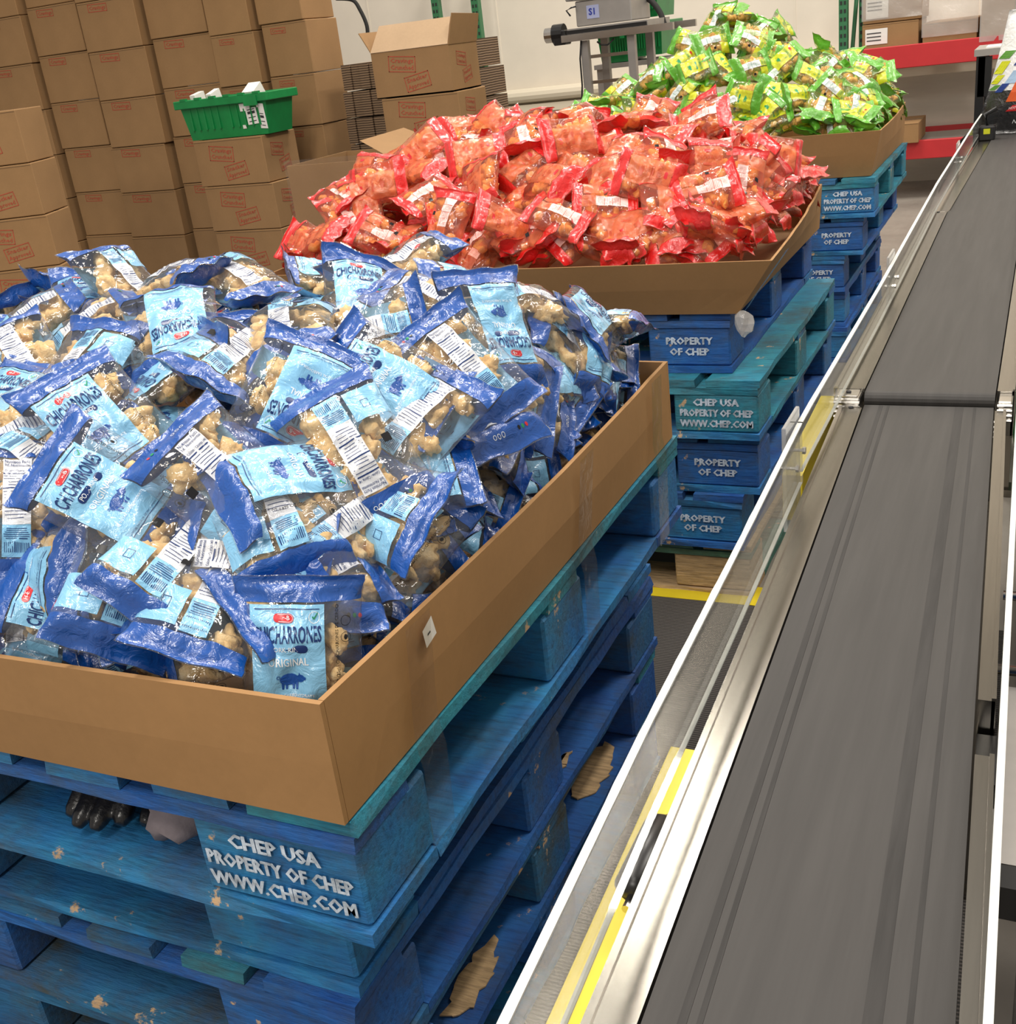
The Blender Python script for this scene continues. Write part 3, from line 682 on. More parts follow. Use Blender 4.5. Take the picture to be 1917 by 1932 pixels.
def random_layer(Hp, seed, cell, depth, tilt, face_bias, jit=.4, slack=.03, xr=None, face_cam=.0, yr=(0, 1)):
    rng = random.Random(seed); pts = []
    nx = int((Hp.x1 - Hp.x0 - .08) / cell[0]); ny = int((Hp.y1 - Hp.y0 - .06) / cell[1])
    for j in range(ny):
        for i in range(nx):
            x = Hp.x0 + .04 + (i + .5 + rng.uniform(-jit, jit)) * (Hp.x1 - Hp.x0 - .08) / nx; y = Hp.y0 + .03 + (j + .5 + rng.uniform(-jit, jit)) * (Hp.y1 - Hp.y0 - .06) / ny
            if xr and not (xr[0] < x < xr[1]): continue
            if not (yr[0] <= (y - Hp.y0) / (Hp.y1 - Hp.y0) <= yr[1]): continue
            if Hp.kind == 'blue' and y < .82 and x > -.74: continue
            pts.append((x, y))
    rng.shuffle(pts)
    for x, y in pts:
        n = surf_normal(Hp.surf, x, y); n = n + Vector((rng.gauss(0, tilt), rng.gauss(0, tilt), 0)) + (CAM - Vector((x, y, 1))).normalized() * face_cam
        a = rng.uniform(0, 6.283); R = frame_from(n, Vector((math.cos(a), math.sin(a), 0.001)), 'F' if rng.random() < face_bias else 'B')
        Hp.put(rng.randrange(len(Hp.protos)), R, x, y, slack, 60, z=Hp.surf(x, y) - depth)
def ring(Hp, seed, inset, dz, space, tilt=.35, sides='frl', slack=.03, keep=None):
    rng = random.Random(seed); P = []
    for sd in sides:
        L = (Hp.x1 - Hp.x0) if sd in 'fb' else (Hp.y1 - Hp.y0); n = max(2, int(L / space))
        for k in range(n):
            t_ = (k + .5 + rng.uniform(-.25, .25)) / n
            if sd == 'f': P.append((Hp.x0 + L * t_, Hp.y0 + inset, Vector((0, -1, 0))))
            if sd == 'b': P.append((Hp.x0 + L * t_, Hp.y1 - inset, Vector((0, 1, 0))))
            if sd == 'r': P.append((Hp.x1 - inset, Hp.y0 + L * t_, Vector((1, 0, 0))))
            if sd == 'l': P.append((Hp.x0 + inset, Hp.y0 + L * t_, Vector((-1, 0, 0))))
    rng.shuffle(P)
    for x, y, o in P:
        if keep and not keep(x, y): continue
        n = o * rng.uniform(.2, .8) + Vector((rng.gauss(0, tilt), rng.gauss(0, tilt), 1)); a = rng.uniform(0, 6.283)
        Hp.put(rng.randrange(len(Hp.protos)), frame_from(n, Vector((math.cos(a), math.sin(a), .001)), rng.choice('FB')), x, y, slack, 60, z=Hp.rim(x, y) + dz)
# buried layer, then the bags one sees
random_layer(HB, 1, (.15, .14), .055, .25, .5, xr=(-1.7, 0))
random_layer(HR, 2, (.16, .15), .055, .3, .5)
random_layer(HG, 3, (.17, .16), .055, .3, .5, yr=(0, .8))
NB = [len(HB.bags), len(HR.bags), len(HG.bags)]
kp = lambda x, y: not (y < .80 and x > -.74)
ring(HB, 41, .065, -.015, .105, sides='frb', keep=kp); ring(HB, 44, .065, .020, .10, sides='fr', keep=kp); ring(HB, 47, .075, .045, .12, sides='r', keep=kp)
ring(HR, 42, .07, -.01, .105, sides='frl'); ring(HR, 45, .075, .02, .115, sides='frl')
ring(HG, 43, .07, -.01, .105, sides='fr'); ring(HG, 46, .075, .02, .12, sides='fr')
# near heap: pixel centre, direction of the bag's top in the picture (degrees), face, lean toward the viewer, sideways tilt, variant
BL = [
 (30, 545, 100, 'B', .1, 0, 0), (120, 535, 85, 'B', .0, .3, 1), (60, 610, 50, 'B', .2, -.3, 2), (165, 560, 95, 'F', .1, 0, 3),
 (240, 560, -60, 'B', .2, .5, 4), (620, 530, 20, 'F', .3, .2, 5), (700, 515, 75, 'B', .0, .2, 6), (770, 530, 60, 'B', .3, -.3, 7),
 (900, 575, 20, 'B', .3, .2, 0), (1000, 605, 40, 'B', .2, 0, 1), (1110, 640, 40, 'F', .1, .5, 2), (690, 560, 85, 'F', .3, .2, 3),
 (1075, 690, 5, 'B', .1, .6, 4), (820, 600, 150, 'B', .3, 0, 5), (1180, 690, 60, 'F', .0, .4, 6), (1090, 800, -15, 'B', .1, .6, 7),
 (270, 655, 100, 'F', .2, .2, 0), (170, 640, 50, 'B', .3, -.3, 1), (330, 560, -40, 'B', .1, -.5, 2), (480, 660, 110, 'F', .0, .3, 3),
 (40, 700, 120, 'B', .3, .1, 4), (330, 730, -110, 'F', .0, -.4, 5), (440, 720, 60, 'B', .0, .5, 6), (20, 780, 80, 'F', .2, 0, 7),
 (790, 830, 60, 'B', .2, -.4, 0), (890, 810, -60, 'B', .1, -.4, 1), (40, 1000, 90, 'B', .3, .4, 2), (90, 920, -40, 'B', .1, .3, 3),
 (340, 1050, 60, 'B', .1, .4, 4), (520, 1000, 105, 'B', .1, .2, 5), (720, 990, 150, 'B', .2, -.5, 6), (560, 960, 30, 'F', .0, .3, 7),
 (40, 1110, 40, 'F', .3, .1, 0), (760, 1060, 60, 'F', .3, -.2, 1), (860, 1010, 30, 'B', .1, -.3, 2), (400, 1170, 70, 'B', .2, .2, 3),
 (30, 1190, -30, 'B', .2, .4, 4), (700, 1200, 100, 'F', .3, -.2, 5), (620, 1150, 40, 'B', .2, .2, 6), (800, 1110, 30, 'B', .2, -.3, 7),
 (120, 1240, 70, 'F', .3, .1, 1), (250, 1130, 70, 'B', .3, .3, 2), (960, 980, 20, 'B', .2, -.2, 3), (1050, 900, 60, 'F', .1, -.3, 4),
 # the ones that lie on top and are easiest to read
 (545, 640, -72, 'B', .15, -.2, 5), (150, 700, -95, 'B', .2, -.1, 6), (330, 640, -72, 'F', .35, -.1, 7), (440, 520, -60, 'B', .25, 0, 0),
 (690, 620, 195, 'B', .55, .0, 1), (955, 745, 70, 'B', .4, -.1, 5), (925, 645, -80, 'F', .45, .1, 2), (875, 715, 128, 'B', .5, -.1, 0),
 (735, 740, 150, 'F', .4, .0, 4), (1010, 800, -70, 'F', .4, .1, 5), (1165, 760, 150, 'F', .4, -.2, 6), (975, 885, 200, 'B', .45, .0, 7),
 (885, 955, 160, 'B', .5, .0, 1), (670, 870, -60, 'B', .5, .0, 2), (60, 840, 30, 'B', .5, .0, 3), (560, 775, -112, 'F', .55, .05, 4),
 (215, 950, 153, 'F', .55, .0, 2), (200, 825, 130, 'F', .55, .0, 5), (430, 930, 140, 'B', .5, .0, 6), (740, 1090, 45, 'B', .45, .1, 7),
 (155, 1145, 165, 'F', .55, .1, 7), (480, 1090, 172, 'B', .6, .0, 1), (690, 1225, 168, 'F', .5, .1, 2), (300, 1225, 25, 'B', .6, .0, 0), (560, 1275, 92, 'F', .75, -.05, 4), (395, 1262, 200, 'B', .5, .0, 3), (225, 1250, 20, 'F', .5, .0, 5), (90, 1235, 185, 'B', .5, .0, 6),
]
rngb = random.Random(5)
for k, (px, py, ang, fc, face, side, var) in enumerate(BL):
    my = {64: .06, 65: .105, 66: .06, 67: .080, 68: .030, 69: .045, 70: .045, 71: .045}.get(k, .062); r_ = w_ray(px, py).normalized(); t_ = .4; p = None
    while t_ < 3:
        q = CAM + r_ * t_; t_ += .003
        if q.z < s_blue(q.x, q.y) + (.012 if k > 43 else -.01) and q.x < -.538 - .062 and q.y > .654 + my: p = q; break
    if p is None or p.y > 1.60: p = at_y(px, py, 1.45); p.z = s_blue(p.x, p.y)
    n = surf_normal(s_blue, p.x, p.y)
    n = n.lerp((CAM - p).normalized(), face)
    if 66 <= k < 69: n = Vector((n.x, n.y * 1.3, n.z * .42))
    n = n + camX * side * 1.1 + Vector((rngb.gauss(0, .07), rngb.gauss(0, .07), 0))
    a = math.radians(ang); up = camX * math.cos(a) + camY * math.sin(a)
    up = up - n.normalized() * up.dot(n.normalized())
    HB.put(var, frame_from(n, up, fc), p.x, p.y, .022 if k <= 43 else .012, 75 if k <= 43 else 66, z=p.z, rimk=-.012)
    if k > 43: print('HERO', k, px, py, [round(q) for q in to_px(HB.bags[-1]['loc'])])
random_layer(HB, 21, (.14, .13), .012, .3, .5, xr=(-1.72, -1.50), face_cam=.3)
random_layer(HR, 22, (.120, .105), .010, .42, .5, face_cam=.25, slack=.022)
random_layer(HR, 24, (.165, .16), -.012, .55, .55, face_cam=.6, slack=.02, yr=(.03, .85))
random_layer(HG, 23, (.125, .11), .010, .45, .5, face_cam=.25, slack=.022, yr=(0, .85))
random_layer(HG, 25, (.17, .16), -.012, .6, .55, face_cam=.6, slack=.02, yr=(.03, .75))
ring(HR, 48, .065, .028, .13, sides='fr'); ring(HG, 49, .065, .028, .13, sides='f')
GRP = {'blue': 'blue-banded snack bags heaped in the near tray', 'red': 'red-banded snack bags heaped in the middle tray', 'green': 'green-banded snack bags heaped in the far tray'}
def spawn(Hp):
    out = []
    for b_ in Hp.bags:
        r_ = bpy.data.objects.new(Hp.kind + '_snack_bag', None); r_.empty_display_size = .05; COL.objects.link(r_)
        r_.matrix_world = Matrix.Translation(b_['loc']) @ b_['R'].to_4x4() @ Matrix.Scale(.87, 4)
        r_['category'] = 'snack bag'; r_['group'] = GRP[Hp.kind]
        for nm, me in Hp.protos[b_['var']][0]:
            o = bpy.data.objects.new(nm, me); COL.objects.link(o); o.parent = fo if nm == 'net_weight_text' else r_
            if nm == 'clear_film': fo = o
            if nm == 'pork_rinds': o['kind'] = 'stuff'
        out.append((r_, b_))
    return out
BAGS = {'blue': spawn(HB), 'red': spawn(HR), 'green': spawn(HG)}

# ------------------------------------------------------------------ conveyor
BZ = .73
def cx_(Y):
    if Y < 1.79: return -.1155 - .0316 * (Y - .54)
    if Y < 3.42: return -.1550 - .0050 * (Y - 1.79)
    return -.1630 + .0165 * (Y - 3.42)
def run(mb, Ys, off0, off1, z0, z1, mi=0, fn=cx_, c=0):
    """bar following the conveyor heading between Y stations"""
    V = []
    for Y in Ys:
        c0 = fn(Y); V += [(c0 + off0, Y, z0), (c0 + off1, Y, z0), (c0 + off1, Y, z1), (c0 + off0, Y, z1)]
    Fc = []
    for i in range(len(Ys) - 1):
        o = 4 * i
        for k in range(4): Fc.append((o + k, o + (k + 1) % 4, o + 4 + (k + 1) % 4, o + 4 + k))
    Fc += [(0, 3, 2, 1), tuple(4 * (len(Ys) - 1) + k for k in range(4))]
    mb.add(V, Fc, mi)
def belt_section(y0, y1, z, label, hw, rl, rr, seed, gap=None, marks=()):
    t = thing('conveyor_section', label, 'conveyor belt', (0, 0, 0), 0, None)
    m_ = MB(); r = .013; Ys = [y0 + r + (y1 - y0 - 2 * r) * k / 10 for k in range(11)]
    run(m_, Ys, -hw, hw, z - .004, z)
    for ye, sg in ((y0 + r, -1), (y1 - r, 1)):
        V = []; n = 8
        for k in range(n + 1):
            a = math.pi * k / n; yy = ye + sg * r * math.sin(a); zz = z - r + r * math.cos(a); V += [(cx_(ye) - hw, yy, zz), (cx_(ye) + hw, yy, zz)]
        m_.add(V, [(2 * k, 2 * k + 1, 2 * k + 3, 2 * k + 2) for k in range(n)])
    run(m_, Ys, -hw, hw, z - 2 * r, z - 2 * r + .004)
    for o_, w_ in marks: run(m_, Ys, o_, o_ + w_, z - .001, z + .0004, 1)
    m_.build('belt', ['belt', 'belt_mark'], t)
    Yl = [y0 + .03 + (y1 - y0 - .05) * k / 8 for k in range(9)]
    m_ = MB(); run(m_, Yl, -hw - rl, -hw - .003, z - .075, z - .002); run(m_, Yl, -hw - rl - .002, -hw - rl + .004, z - .08, z + .0005); m_.build('side_rail', 'alu', t)
    for a, b_ in ([(Yl[0], Yl[-1])] if gap is None else [(Yl[0], gap[0]), (gap[1], Yl[-1])]):
        m_ = MB(); Yr = [a + (b_ - a) * k / 5 for k in range(6)]; run(m_, Yr, hw + .002, hw + rr, z - .075, z - .002); run(m_, Yr, hw + rr - .003, hw + rr + .001, z - .078, z + .001); m_.build('side_rail', 'alu', t)
    m_ = MB(); run(m_, [y0 + .05, y1 - .05], -hw + .005, hw - .005, z - .06, z - .03); m_.build('slider_bed', 'steel_dull', t)
    for ye in (y0, y1):
        for sd in (-1, 1):
            m_ = MB(); X = cx_(ye) + sd * (hw + (rl if sd < 0 else rr) / 2 + .001); w_ = (rl if sd < 0 else rr) * .40; yy = ye + (.016 if ye == y0 else -.016)
            m_.box(X - w_, X + w_, yy - .026, yy + .014, z - .040, z - .006, 0, c=.002)
            for k in range(4): m_.tube([(X - w_, yy - .027, z - .012 - k * .008), (X + w_, yy - .027, z - .012 - k * .008)], .0028, 6)
            if sd < 0: m_.box(X - w_ * .8, X + w_ * .8, yy - .022, yy + .012, z - .0062, z - .0025, 0, c=.001); m_.tube([(X, yy - .004, z - .003), (X, yy - .004, z - .0005)], .004, 8, 1)
            m_.build('pulley_block', ['steel', 'ink'], t)
    for ye in (y0 + .25, y1 - .25):
        for sd in (-1, 1):
            m_ = MB(); X = cx_(ye) + sd * (hw - .01); m_.box(X - .018, X + .018, ye - .018, ye + .018, .02, z - .06); m_.box(X - .03, X + .03, ye - .03, ye + .03, .0005, .0215); m_.build('leg', 'alu', t)
        m_ = MB(); m_.box(cx_(ye) - hw + .01, cx_(ye) + hw - .01, ye - .012, ye + .012, .30, .33); m_.build('cross_brace', 'alu', t)
    return t
c1 = belt_section(.10, 1.776, BZ, 'nearest dark grey belt section of the conveyor, aluminium rails on both sides', .0945, .036, .0165, 1, (.862, .948), ((-.072, .006), (-.060, .004), (.040, .012), (.066, .004)))
m_ = MB(); run(m_, [.868, .942], .097, .1145, BZ - .06, BZ - .035); m_.build('rail_recess', 'black', c1)
m_ = MB(); run(m_, [.862, .90, .948], .1145, .1165, BZ - .065, BZ - .012); m_.build('recess_plate', 'black', c1)
c2 = belt_section(1.777, 3.425, BZ + .015, 'middle grey belt section of the conveyor, its rounded end above the nearest section', .0960, .050, .026, 2)
c3 = belt_section(3.427, 8.0, BZ + .006, 'far grey belt section of the conveyor leading up to the standing pouch', .0960, .048, .030, 3)
def pl(Y):
    P = [(0.0, -.238), (.407, -.2515), (.70, -.2630), (1.0, -.2700), (1.45, -.2830), (2.2, -.2830), (3.43, -.2920), (4.85, -.286), (5.9, -.273), (7.2, -.25)]
    for (a, xa), (b_, xb) in zip(P, P[1:]):
        if Y <= b_: return xa + (xb - xa) * (Y - a) / (b_ - a)
    return P[-1][1]
def guard(nm, lab, Ys, fn, z0, z1, th, edge_noise):
    t = thing(nm, lab, 'guard', (0, 0, 0))
    m_ = MB(); run(m_, Ys, -th / 2, th / 2, z0, z1 - .002, 0, fn); m_.build('guard_sheet', 'acrylic', t)
    m_ = MB(); YY = [Ys[0] + (Ys[-1] - Ys[0]) * k / 60 for k in range(61)]
    V = []
    for i, Y in enumerate(YY):
        e = noise.noise(Vector((Y * 23, 0, 4))) * edge_noise
        V += [(fn(Y) - th / 2 - e * .3, Y, z1 - .002), (fn(Y) + th / 2 + e * .3, Y, z1 - .002), (fn(Y) + th / 2 + e * .3, Y, z1 + e * .3), (fn(Y) - th / 2 - e * .3, Y, z1 + e * .3)]
    Fc = []
    for i in range(60):
        for k in range(4): Fc.append((4 * i + k, 4 * i + (k + 1) % 4, 4 * i + 4 + (k + 1) % 4, 4 * i + 4 + k))
    m_.add(V, Fc); m_.build('cut_edge', 'white_edge', t)
    m_ = MB(); run(m_, Ys, -th / 2 + .001, th / 2 - .001, z0 - .0012, z0 - .0002, 0, fn); m_.build('lower_edge', 'white_edge', t)
    return t
g1_ = guard('acrylic_guard', 'near clear acrylic guard sheet along the left of the conveyor, rough white top edge', [.1, .4, .7, 1.0, 1.30, 1.42], pl, .736, .82, .0065, .0016)
g2_ = guard('acrylic_guard', 'far clear acrylic guard sheet along the left of the conveyor, starting at the bolted bracket', [1.425, 1.8, 2.2, 2.8, 3.43, 4.2, 4.85, 5.4, 5.9, 6.4], pl, .750, .82, .0065, .0012)
g3_ = guard('acrylic_guard', 'clear acrylic guard sheet on the right of the conveyor at the photo edge', [.1, .5, 1.0, 1.6, 2.2, 2.9, 3.6], lambda Y: -.0018 - .0185 * (Y - .45), .66, .80, .0055, .0003)
def bracket(Y, X, lab):
    t = thing('guard_bracket', lab, 'bracket', (0, 0, 0))
    m_ = MB(); m_.box(X - .0055, X, Y - .045, Y + .045, .690, .835, c=.001); pt = m_.build('bracket_plate', 'acrylic_bracket', t)
    for yy, zz in ((Y - .022, .772), (Y + .024, .780)):
        m_ = MB(); m_.tube([(X - .012, yy, zz), (X + .011, yy, zz)], .0022, 8); m_.tube([(X + .0075, yy, zz), (X + .0115, yy, zz)], .0050, 6); m_.build('bolt', 'steel', pt, smooth=False)
bracket(1.40, -.2870, 'milky acrylic joining bracket with two bolts between the guard sheets')
bracket(2.42, -.2885, 'small acrylic bracket bolted to the guard beside the middle belt')
bracket(4.2, -.2935, 'acrylic bracket bolted to the guard beside the far belt')
for (a, b_, z, lab) in ((.15, .905, .655, 'long yellow steel bar under the left rail, nearest part'), (1.50, 1.86, .712, 'short yellow steel block beside the joint of the first two belts')):
    m_ = MB(); run(m_, [a, (a + b_) / 2, b_], -.186 if z < .7 else -.178, -.150, z - .07, z); tag(m_.build('yellow_bar', 'yellow'), lab, 'bar')
t = thing('guide_roller', 'black rubber roller under the left rail between the yellow bar pieces', 'roller', (0, 0, 0))
m_ = MB(); m_.tube([(-.268, .655, .690), (-.268, .660, .6935), (-.268, .735, .6935), (-.268, .742, .690)], [.012, .0165, .0165, .012], 18); m_.build('roller', 'black', t, smooth=True)
m_ = MB(); m_.tube([(-.268, .640, .690), (-.268, .757, .690)], .004, 8); m_.build('axle', 'steel', t)
# equipment glimpsed right of the conveyor
t = thing('shelf_cart', 'steel wire cart with a grey sheet shelf right of the conveyor', 'cart', (0, 0, 0))
for X in (.03, .55):
    for Y in (1.05, 2.7):
        m_ = MB(); m_.tube([(X, Y, .0005), (X, Y, .62)], .012, 10); m_.build('post', 'steel', t, smooth=True)
for Y in (1.52, 1.75, 2.12, 2.3, 2.62):
    m_ = MB(); m_.tube([(-.03, Y, .42), (.58, Y, .42)], .008, 8); m_.build('wire_bar', 'steel', t, smooth=True)
m_ = MB(); m_.box(-.02, .58, 1.12, 1.50, .395, .405); m_.build('sheet_shelf', 'steel_dull', t)
m_ = MB(); m_.box(-.02, .58, 1.08, 1.118, .36, .405); m_.build('front_lip', 'black', t)
m_ = MB(); m_.box(.0, .5, 1.6, 2.6, .001, .33, c=.01); tag(m_.build('dark_void_box', 'black_matte'), 'black box standing in for the dark void under the steel wire cart', 'dark filler')  # black box added to paint the dark void under the cart

def tote(name, lab, x0, x1, y0, y1, z0, h, labels=True, rz=0):
    t = thing(name, lab, 'tote', ((x0 + x1) / 2, (y0 + y1) / 2, z0), rz); hx, hy = (x1 - x0) / 2, (y1 - y0) / 2
    m_ = MB(); k = .88; th = .006; V = []
    rings = [(k, 0.001, 0), (1, h, 0), (1, h, th), (k, th + .001, th)]
    for f, z, ins in rings:
        for sx, sy in ((-1, -1), (1, -1), (1, 1), (-1, 1)): V.append((sx * (hx * f - ins), sy * (hy * f - ins), z))
    Fc = [(3, 2, 1, 0), (12, 13, 14, 15)]
    for r_ in range(3):
        for c in range(4): Fc.append((4 * r_ + c, 4 * r_ + (c + 1) % 4, 4 * r_ + 4 + (c + 1) % 4, 4 * r_ + 4 + c))
    m_.add(V, Fc)
    for sx in (-1, 1):
        for q in range(5): m_.box(sx * hx * (.15 + .17 * q) * .93 - .004, sx * hx * (.15 + .17 * q) * .93 + .004, -hy * .97 - .002, -hy * .90, h * .25, h * .8)
    m_.build('tote_body', 'tote', t)
    m_ = MB(); e = .018
    m_.box(-hx - e, hx + e, -hy - e, -hy + .002, h - .035, h + .004, c=.003); m_.box(-hx - e, hx + e, hy - .002, hy + e, h - .035, h + .004, c=.003)
    m_.box(-hx - e, -hx + .002, -hy, hy, h - .035, h + .004, c=.003); m_.box(hx - .002, hx + e, -hy, hy, h - .035, h + .004, c=.003)
    for q in range(6): m_.box(-hx + hx * 2 * (q + .3) / 6, -hx + hx * 2 * (q + .7) / 6, -hy - e, -hy, h, h + .012)
    m_.box(hx * .55, hx * .85, -hy - e - .006, -hy - e, h - .05, h - .005); m_.build('rim', 'tote', t)
    return t, hx, hy, h
tt, hx, hy, hh = tote('storage_tote', 'green plastic tote with white shipping labels on top of the carton stack', -3.96, -3.43, 4.72, 4.95, 1.033, .188)
def fquad(mb, X0, X1, z0, z1, mi=0, tilt=0, e=.003):      # flat label on the tote's sloping front (local axes)
    f = lambda z: -hy * (.88 + .12 * z / hh) - e
    mb.add([(X0, f(z0), z0), (X1 + tilt, f(z0), z0 + tilt), (X1 + tilt, f(z1), z1 + tilt), (X0, f(z1), z1)], [(0, 1, 2, 3)], mi)
for k, (a, b_, c, d, tl) in enumerate(((.10, .16, .115, .15, .0), (.13, .19, .05, .125, .004), (.20, .245, .03, .145, -.004), (.095, .115, .035, .052, 0))):
    m_ = MB(); fquad(m_, a, b_, c, d, 0, tl)
    if k in (1, 2):
        for q in range(4): fquad(m_, a + .01, b_ - .01, c + .012 + q * .018, c + .016 + q * .018 + (.008 if q == 2 else 0), 1, tl, .0036)
    m_.build('paper_label', ['paper', 'ink'], tt)
for X, w in ((-.17, .03), (-.07, .03), (.17, .07)):
    m_ = MB(); T_ = Matrix.Translation((X, -hy * .7, hh)) @ Matrix.Rotation(.35 + X, 4, 'X'); m_.box(-w / 2, w / 2, -.03, .05, -.03, .030, 0, T_); m_.build('paper_scrap', 'paper', tt)

# ------------------------------------------------------------------ cartons
def stamp(mb, frame, s, mi, full=True):
    """two tilted framed stamps; frame(x, y) gives the 3D point on the face, sizes in metres"""
    def fr(cx, cy, w, h, a, lines, hgt):
        c, sn = math.cos(a), math.sin(a); T = lambda x, y: frame(cx + x * c - y * sn, cy + x * sn + y * c)
        t_ = .0035 * s
        for x0, x1, y0, y1 in ((-w / 2, w / 2, h / 2 - t_, h / 2), (-w / 2, w / 2, -h / 2, -h / 2 + t_), (-w / 2, -w / 2 + t_, -h / 2, h / 2), (w / 2 - t_, w / 2, -h / 2, h / 2)):
            mb.add([T(x0, y0), T(x1, y0), T(x1, y1), T(x0, y1)], [(0, 1, 2, 3)], mi)
        for k, l in enumerate(lines):
            V, Fc = text2d(l, hgt, .012, res=1); ww = max(v[0] for v in V) - min(v[0] for v in V); q = w * .84 / ww; yo = (len(lines) - 1) * h * .21 - k * h * .42
            for ox in (0,): mb.add([T(x * q + ox, y + yo) for x, y in V], Fc, mi)
    if full:
        fr(-.045 * s, .040 * s, .140 * s, .068 * s, -.10, ['Cravings', 'Crunched'], .019 * s)
        fr(.025 * s, -.040 * s, .130 * s, .066 * s, .17, ['Snacker', 'Approved'], .019 * s)
    else:
        fr(-.055 * s, .0, .135 * s, .040 * s, -.03, ['Cravings'], .019 * s)
def carton(label, x0, x1, y0, y1, z0, z1, style='full', rz=0, group=None, mt='kraft', name='carton', open_=False, rng=random, side=True):
    t = thing(name, label, 'carton', ((x0 + x1) / 2, (y0 + y1) / 2, z0), rz, group); hx, hy, h = (x1 - x0) / 2, (y1 - y0) / 2, z1 - z0
    m_ = MB()
    if not open_: m_.box(-hx, hx, -hy, hy, .0015, h - .001, c=.003)
    else:
        m_.box(-hx, hx, -hy, -hy + .005, .001, h); m_.box(-hx, hx, hy - .005, hy, .001, h); m_.box(-hx, -hx + .005, -hy + .005, hy - .005, .001, h); m_.box(hx - .005, hx, -hy + .005, hy - .005, .001, h); m_.box(-hx, hx, -hy, hy, .001, .006)
    s = min(1.15, hx * 2 / .40)
    ff = lambda x, y: (x, -hy - .0012, h / 2 + y); fs = lambda x, y: (hx + .0012, x, h / 2 + y)
    if style == 'full':
        stamp(m_, ff, s, 1)
        if side: stamp(m_, lambda x, y: fs(x * .8, y), s * .85, 1)
    elif style == 'top': stamp(m_, lambda x, y: (x, -hy - .0012, h - .035 + y), s, 1, False)
    if not open_: m_.box(-hx + .004, hx - .004, -hy - .0006, -hy + .004, h - .010, h - .0085, 2)
    m_.build('carton_body', [mt, 'stamp_red', 'seam'], t)
    if not open_:
        m_ = MB(); m_.box(-hx + .002, hx - .002, -.022, .022, h - .001, h - .0002); m_.build('packing_tape', 'tape', t)
    return t, hx, hy, h
rc = random.Random(4)
k_ = 5.12 / 4.95
cols = [(-6.22, -5.84), (-5.83, -5.455), (-5.445, -5.075), (-5.065, -4.695), (-4.685, -4.285), (-4.275, -3.885), (-3.875, -3.595), (-3.585, -3.305)]
rown = ['bottom', 'second', 'third', 'fourth', 'fifth', 'sixth', 'seventh', 'eighth', 'ninth']
coln = ['eighth', 'seventh', 'sixth', 'fifth', 'fourth', 'third', 'second', 'rightmost']
for ci, (a, b_) in enumerate(cols):
    yj = rc.uniform(-.012, .02) + (.02 if ci % 2 else 0); zj = (0, .022, .004, .03, .012, .035, .008, .028, .016)[ci]
    for r_ in range(1, 9):
        z0 = .25 * (r_ - 1); dx = rc.uniform(-.007, .007)
        cn = 'rightmost column' if ci == 7 else f'{coln[ci]} column from right'
        rn = {1: 'bottom carton', 8: 'topmost carton'}.get(r_, f'{rown[r_-1]} carton up')
        carton(f'kraft carton in the tall back stack, {rn} in the {cn}', a * k_ + dx + .010, b_ * k_ + dx - .010, 5.12 + yj + rc.uniform(-.005, .005), 5.41 + yj, z0 + zj, z0 + zj + .2495,
               'top' if r_ > 2 else 'none', rc.uniform(-.012, .012), 'kraft cartons in the tall back stack', side=False)
# short stack at the left edge
nm4 = ['topmost', 'second from top', 'third from top', 'fourth from top', 'fifth from top']
YL = 3.75; rz_ = .42; wl, dl = .38, .28
for k in range(6):
    pc = at_y(20 + 28 * k if k < 5 else 125, (207, 300, 395, 490, 580, 680)[k], YL); q = .221
    z1 = at_y(20, 207, YL).z - q * k; z0 = max(.0005, z1 - q + .0005)
    if z1 < .02: continue
    X = at_y(20, 207, YL).x + .010 * k + .022; a_ = rz_ + rc.uniform(-.02, .02)
    cc = Vector((X, YL, 0)) + Matrix.Rotation(a_, 3, 'Z') @ Vector((-wl / 2, dl / 2, 0))
    carton(f'kraft carton at the left photo edge, {(nm4 + ["bottom"])[k]} of the short stack', cc.x - wl / 2, cc.x + wl / 2, cc.y - dl / 2, cc.y + dl / 2, z0, z1, 'full', a_, 'cartons in the short left stack', side=False)
# stack that carries the tote
for k in range(4):
    z1 = 1.032 - .2227 * k; sh = (0, .012, .02, .03)[k]
    carton(f'kraft carton under the green tote, {nm4[k]} of four', -3.905 + sh, -3.485 + sh, 4.70, 4.985, z1 - .2224, z1, 'full', (.0, .01, -.01, 0)[k], 'cartons stacked under the green tote')
pallet('wooden_pallet', -3.455, 4.09, .001, b2, 72, 'blue pallet under the carton stack that carries the green tote', None, 0, None)
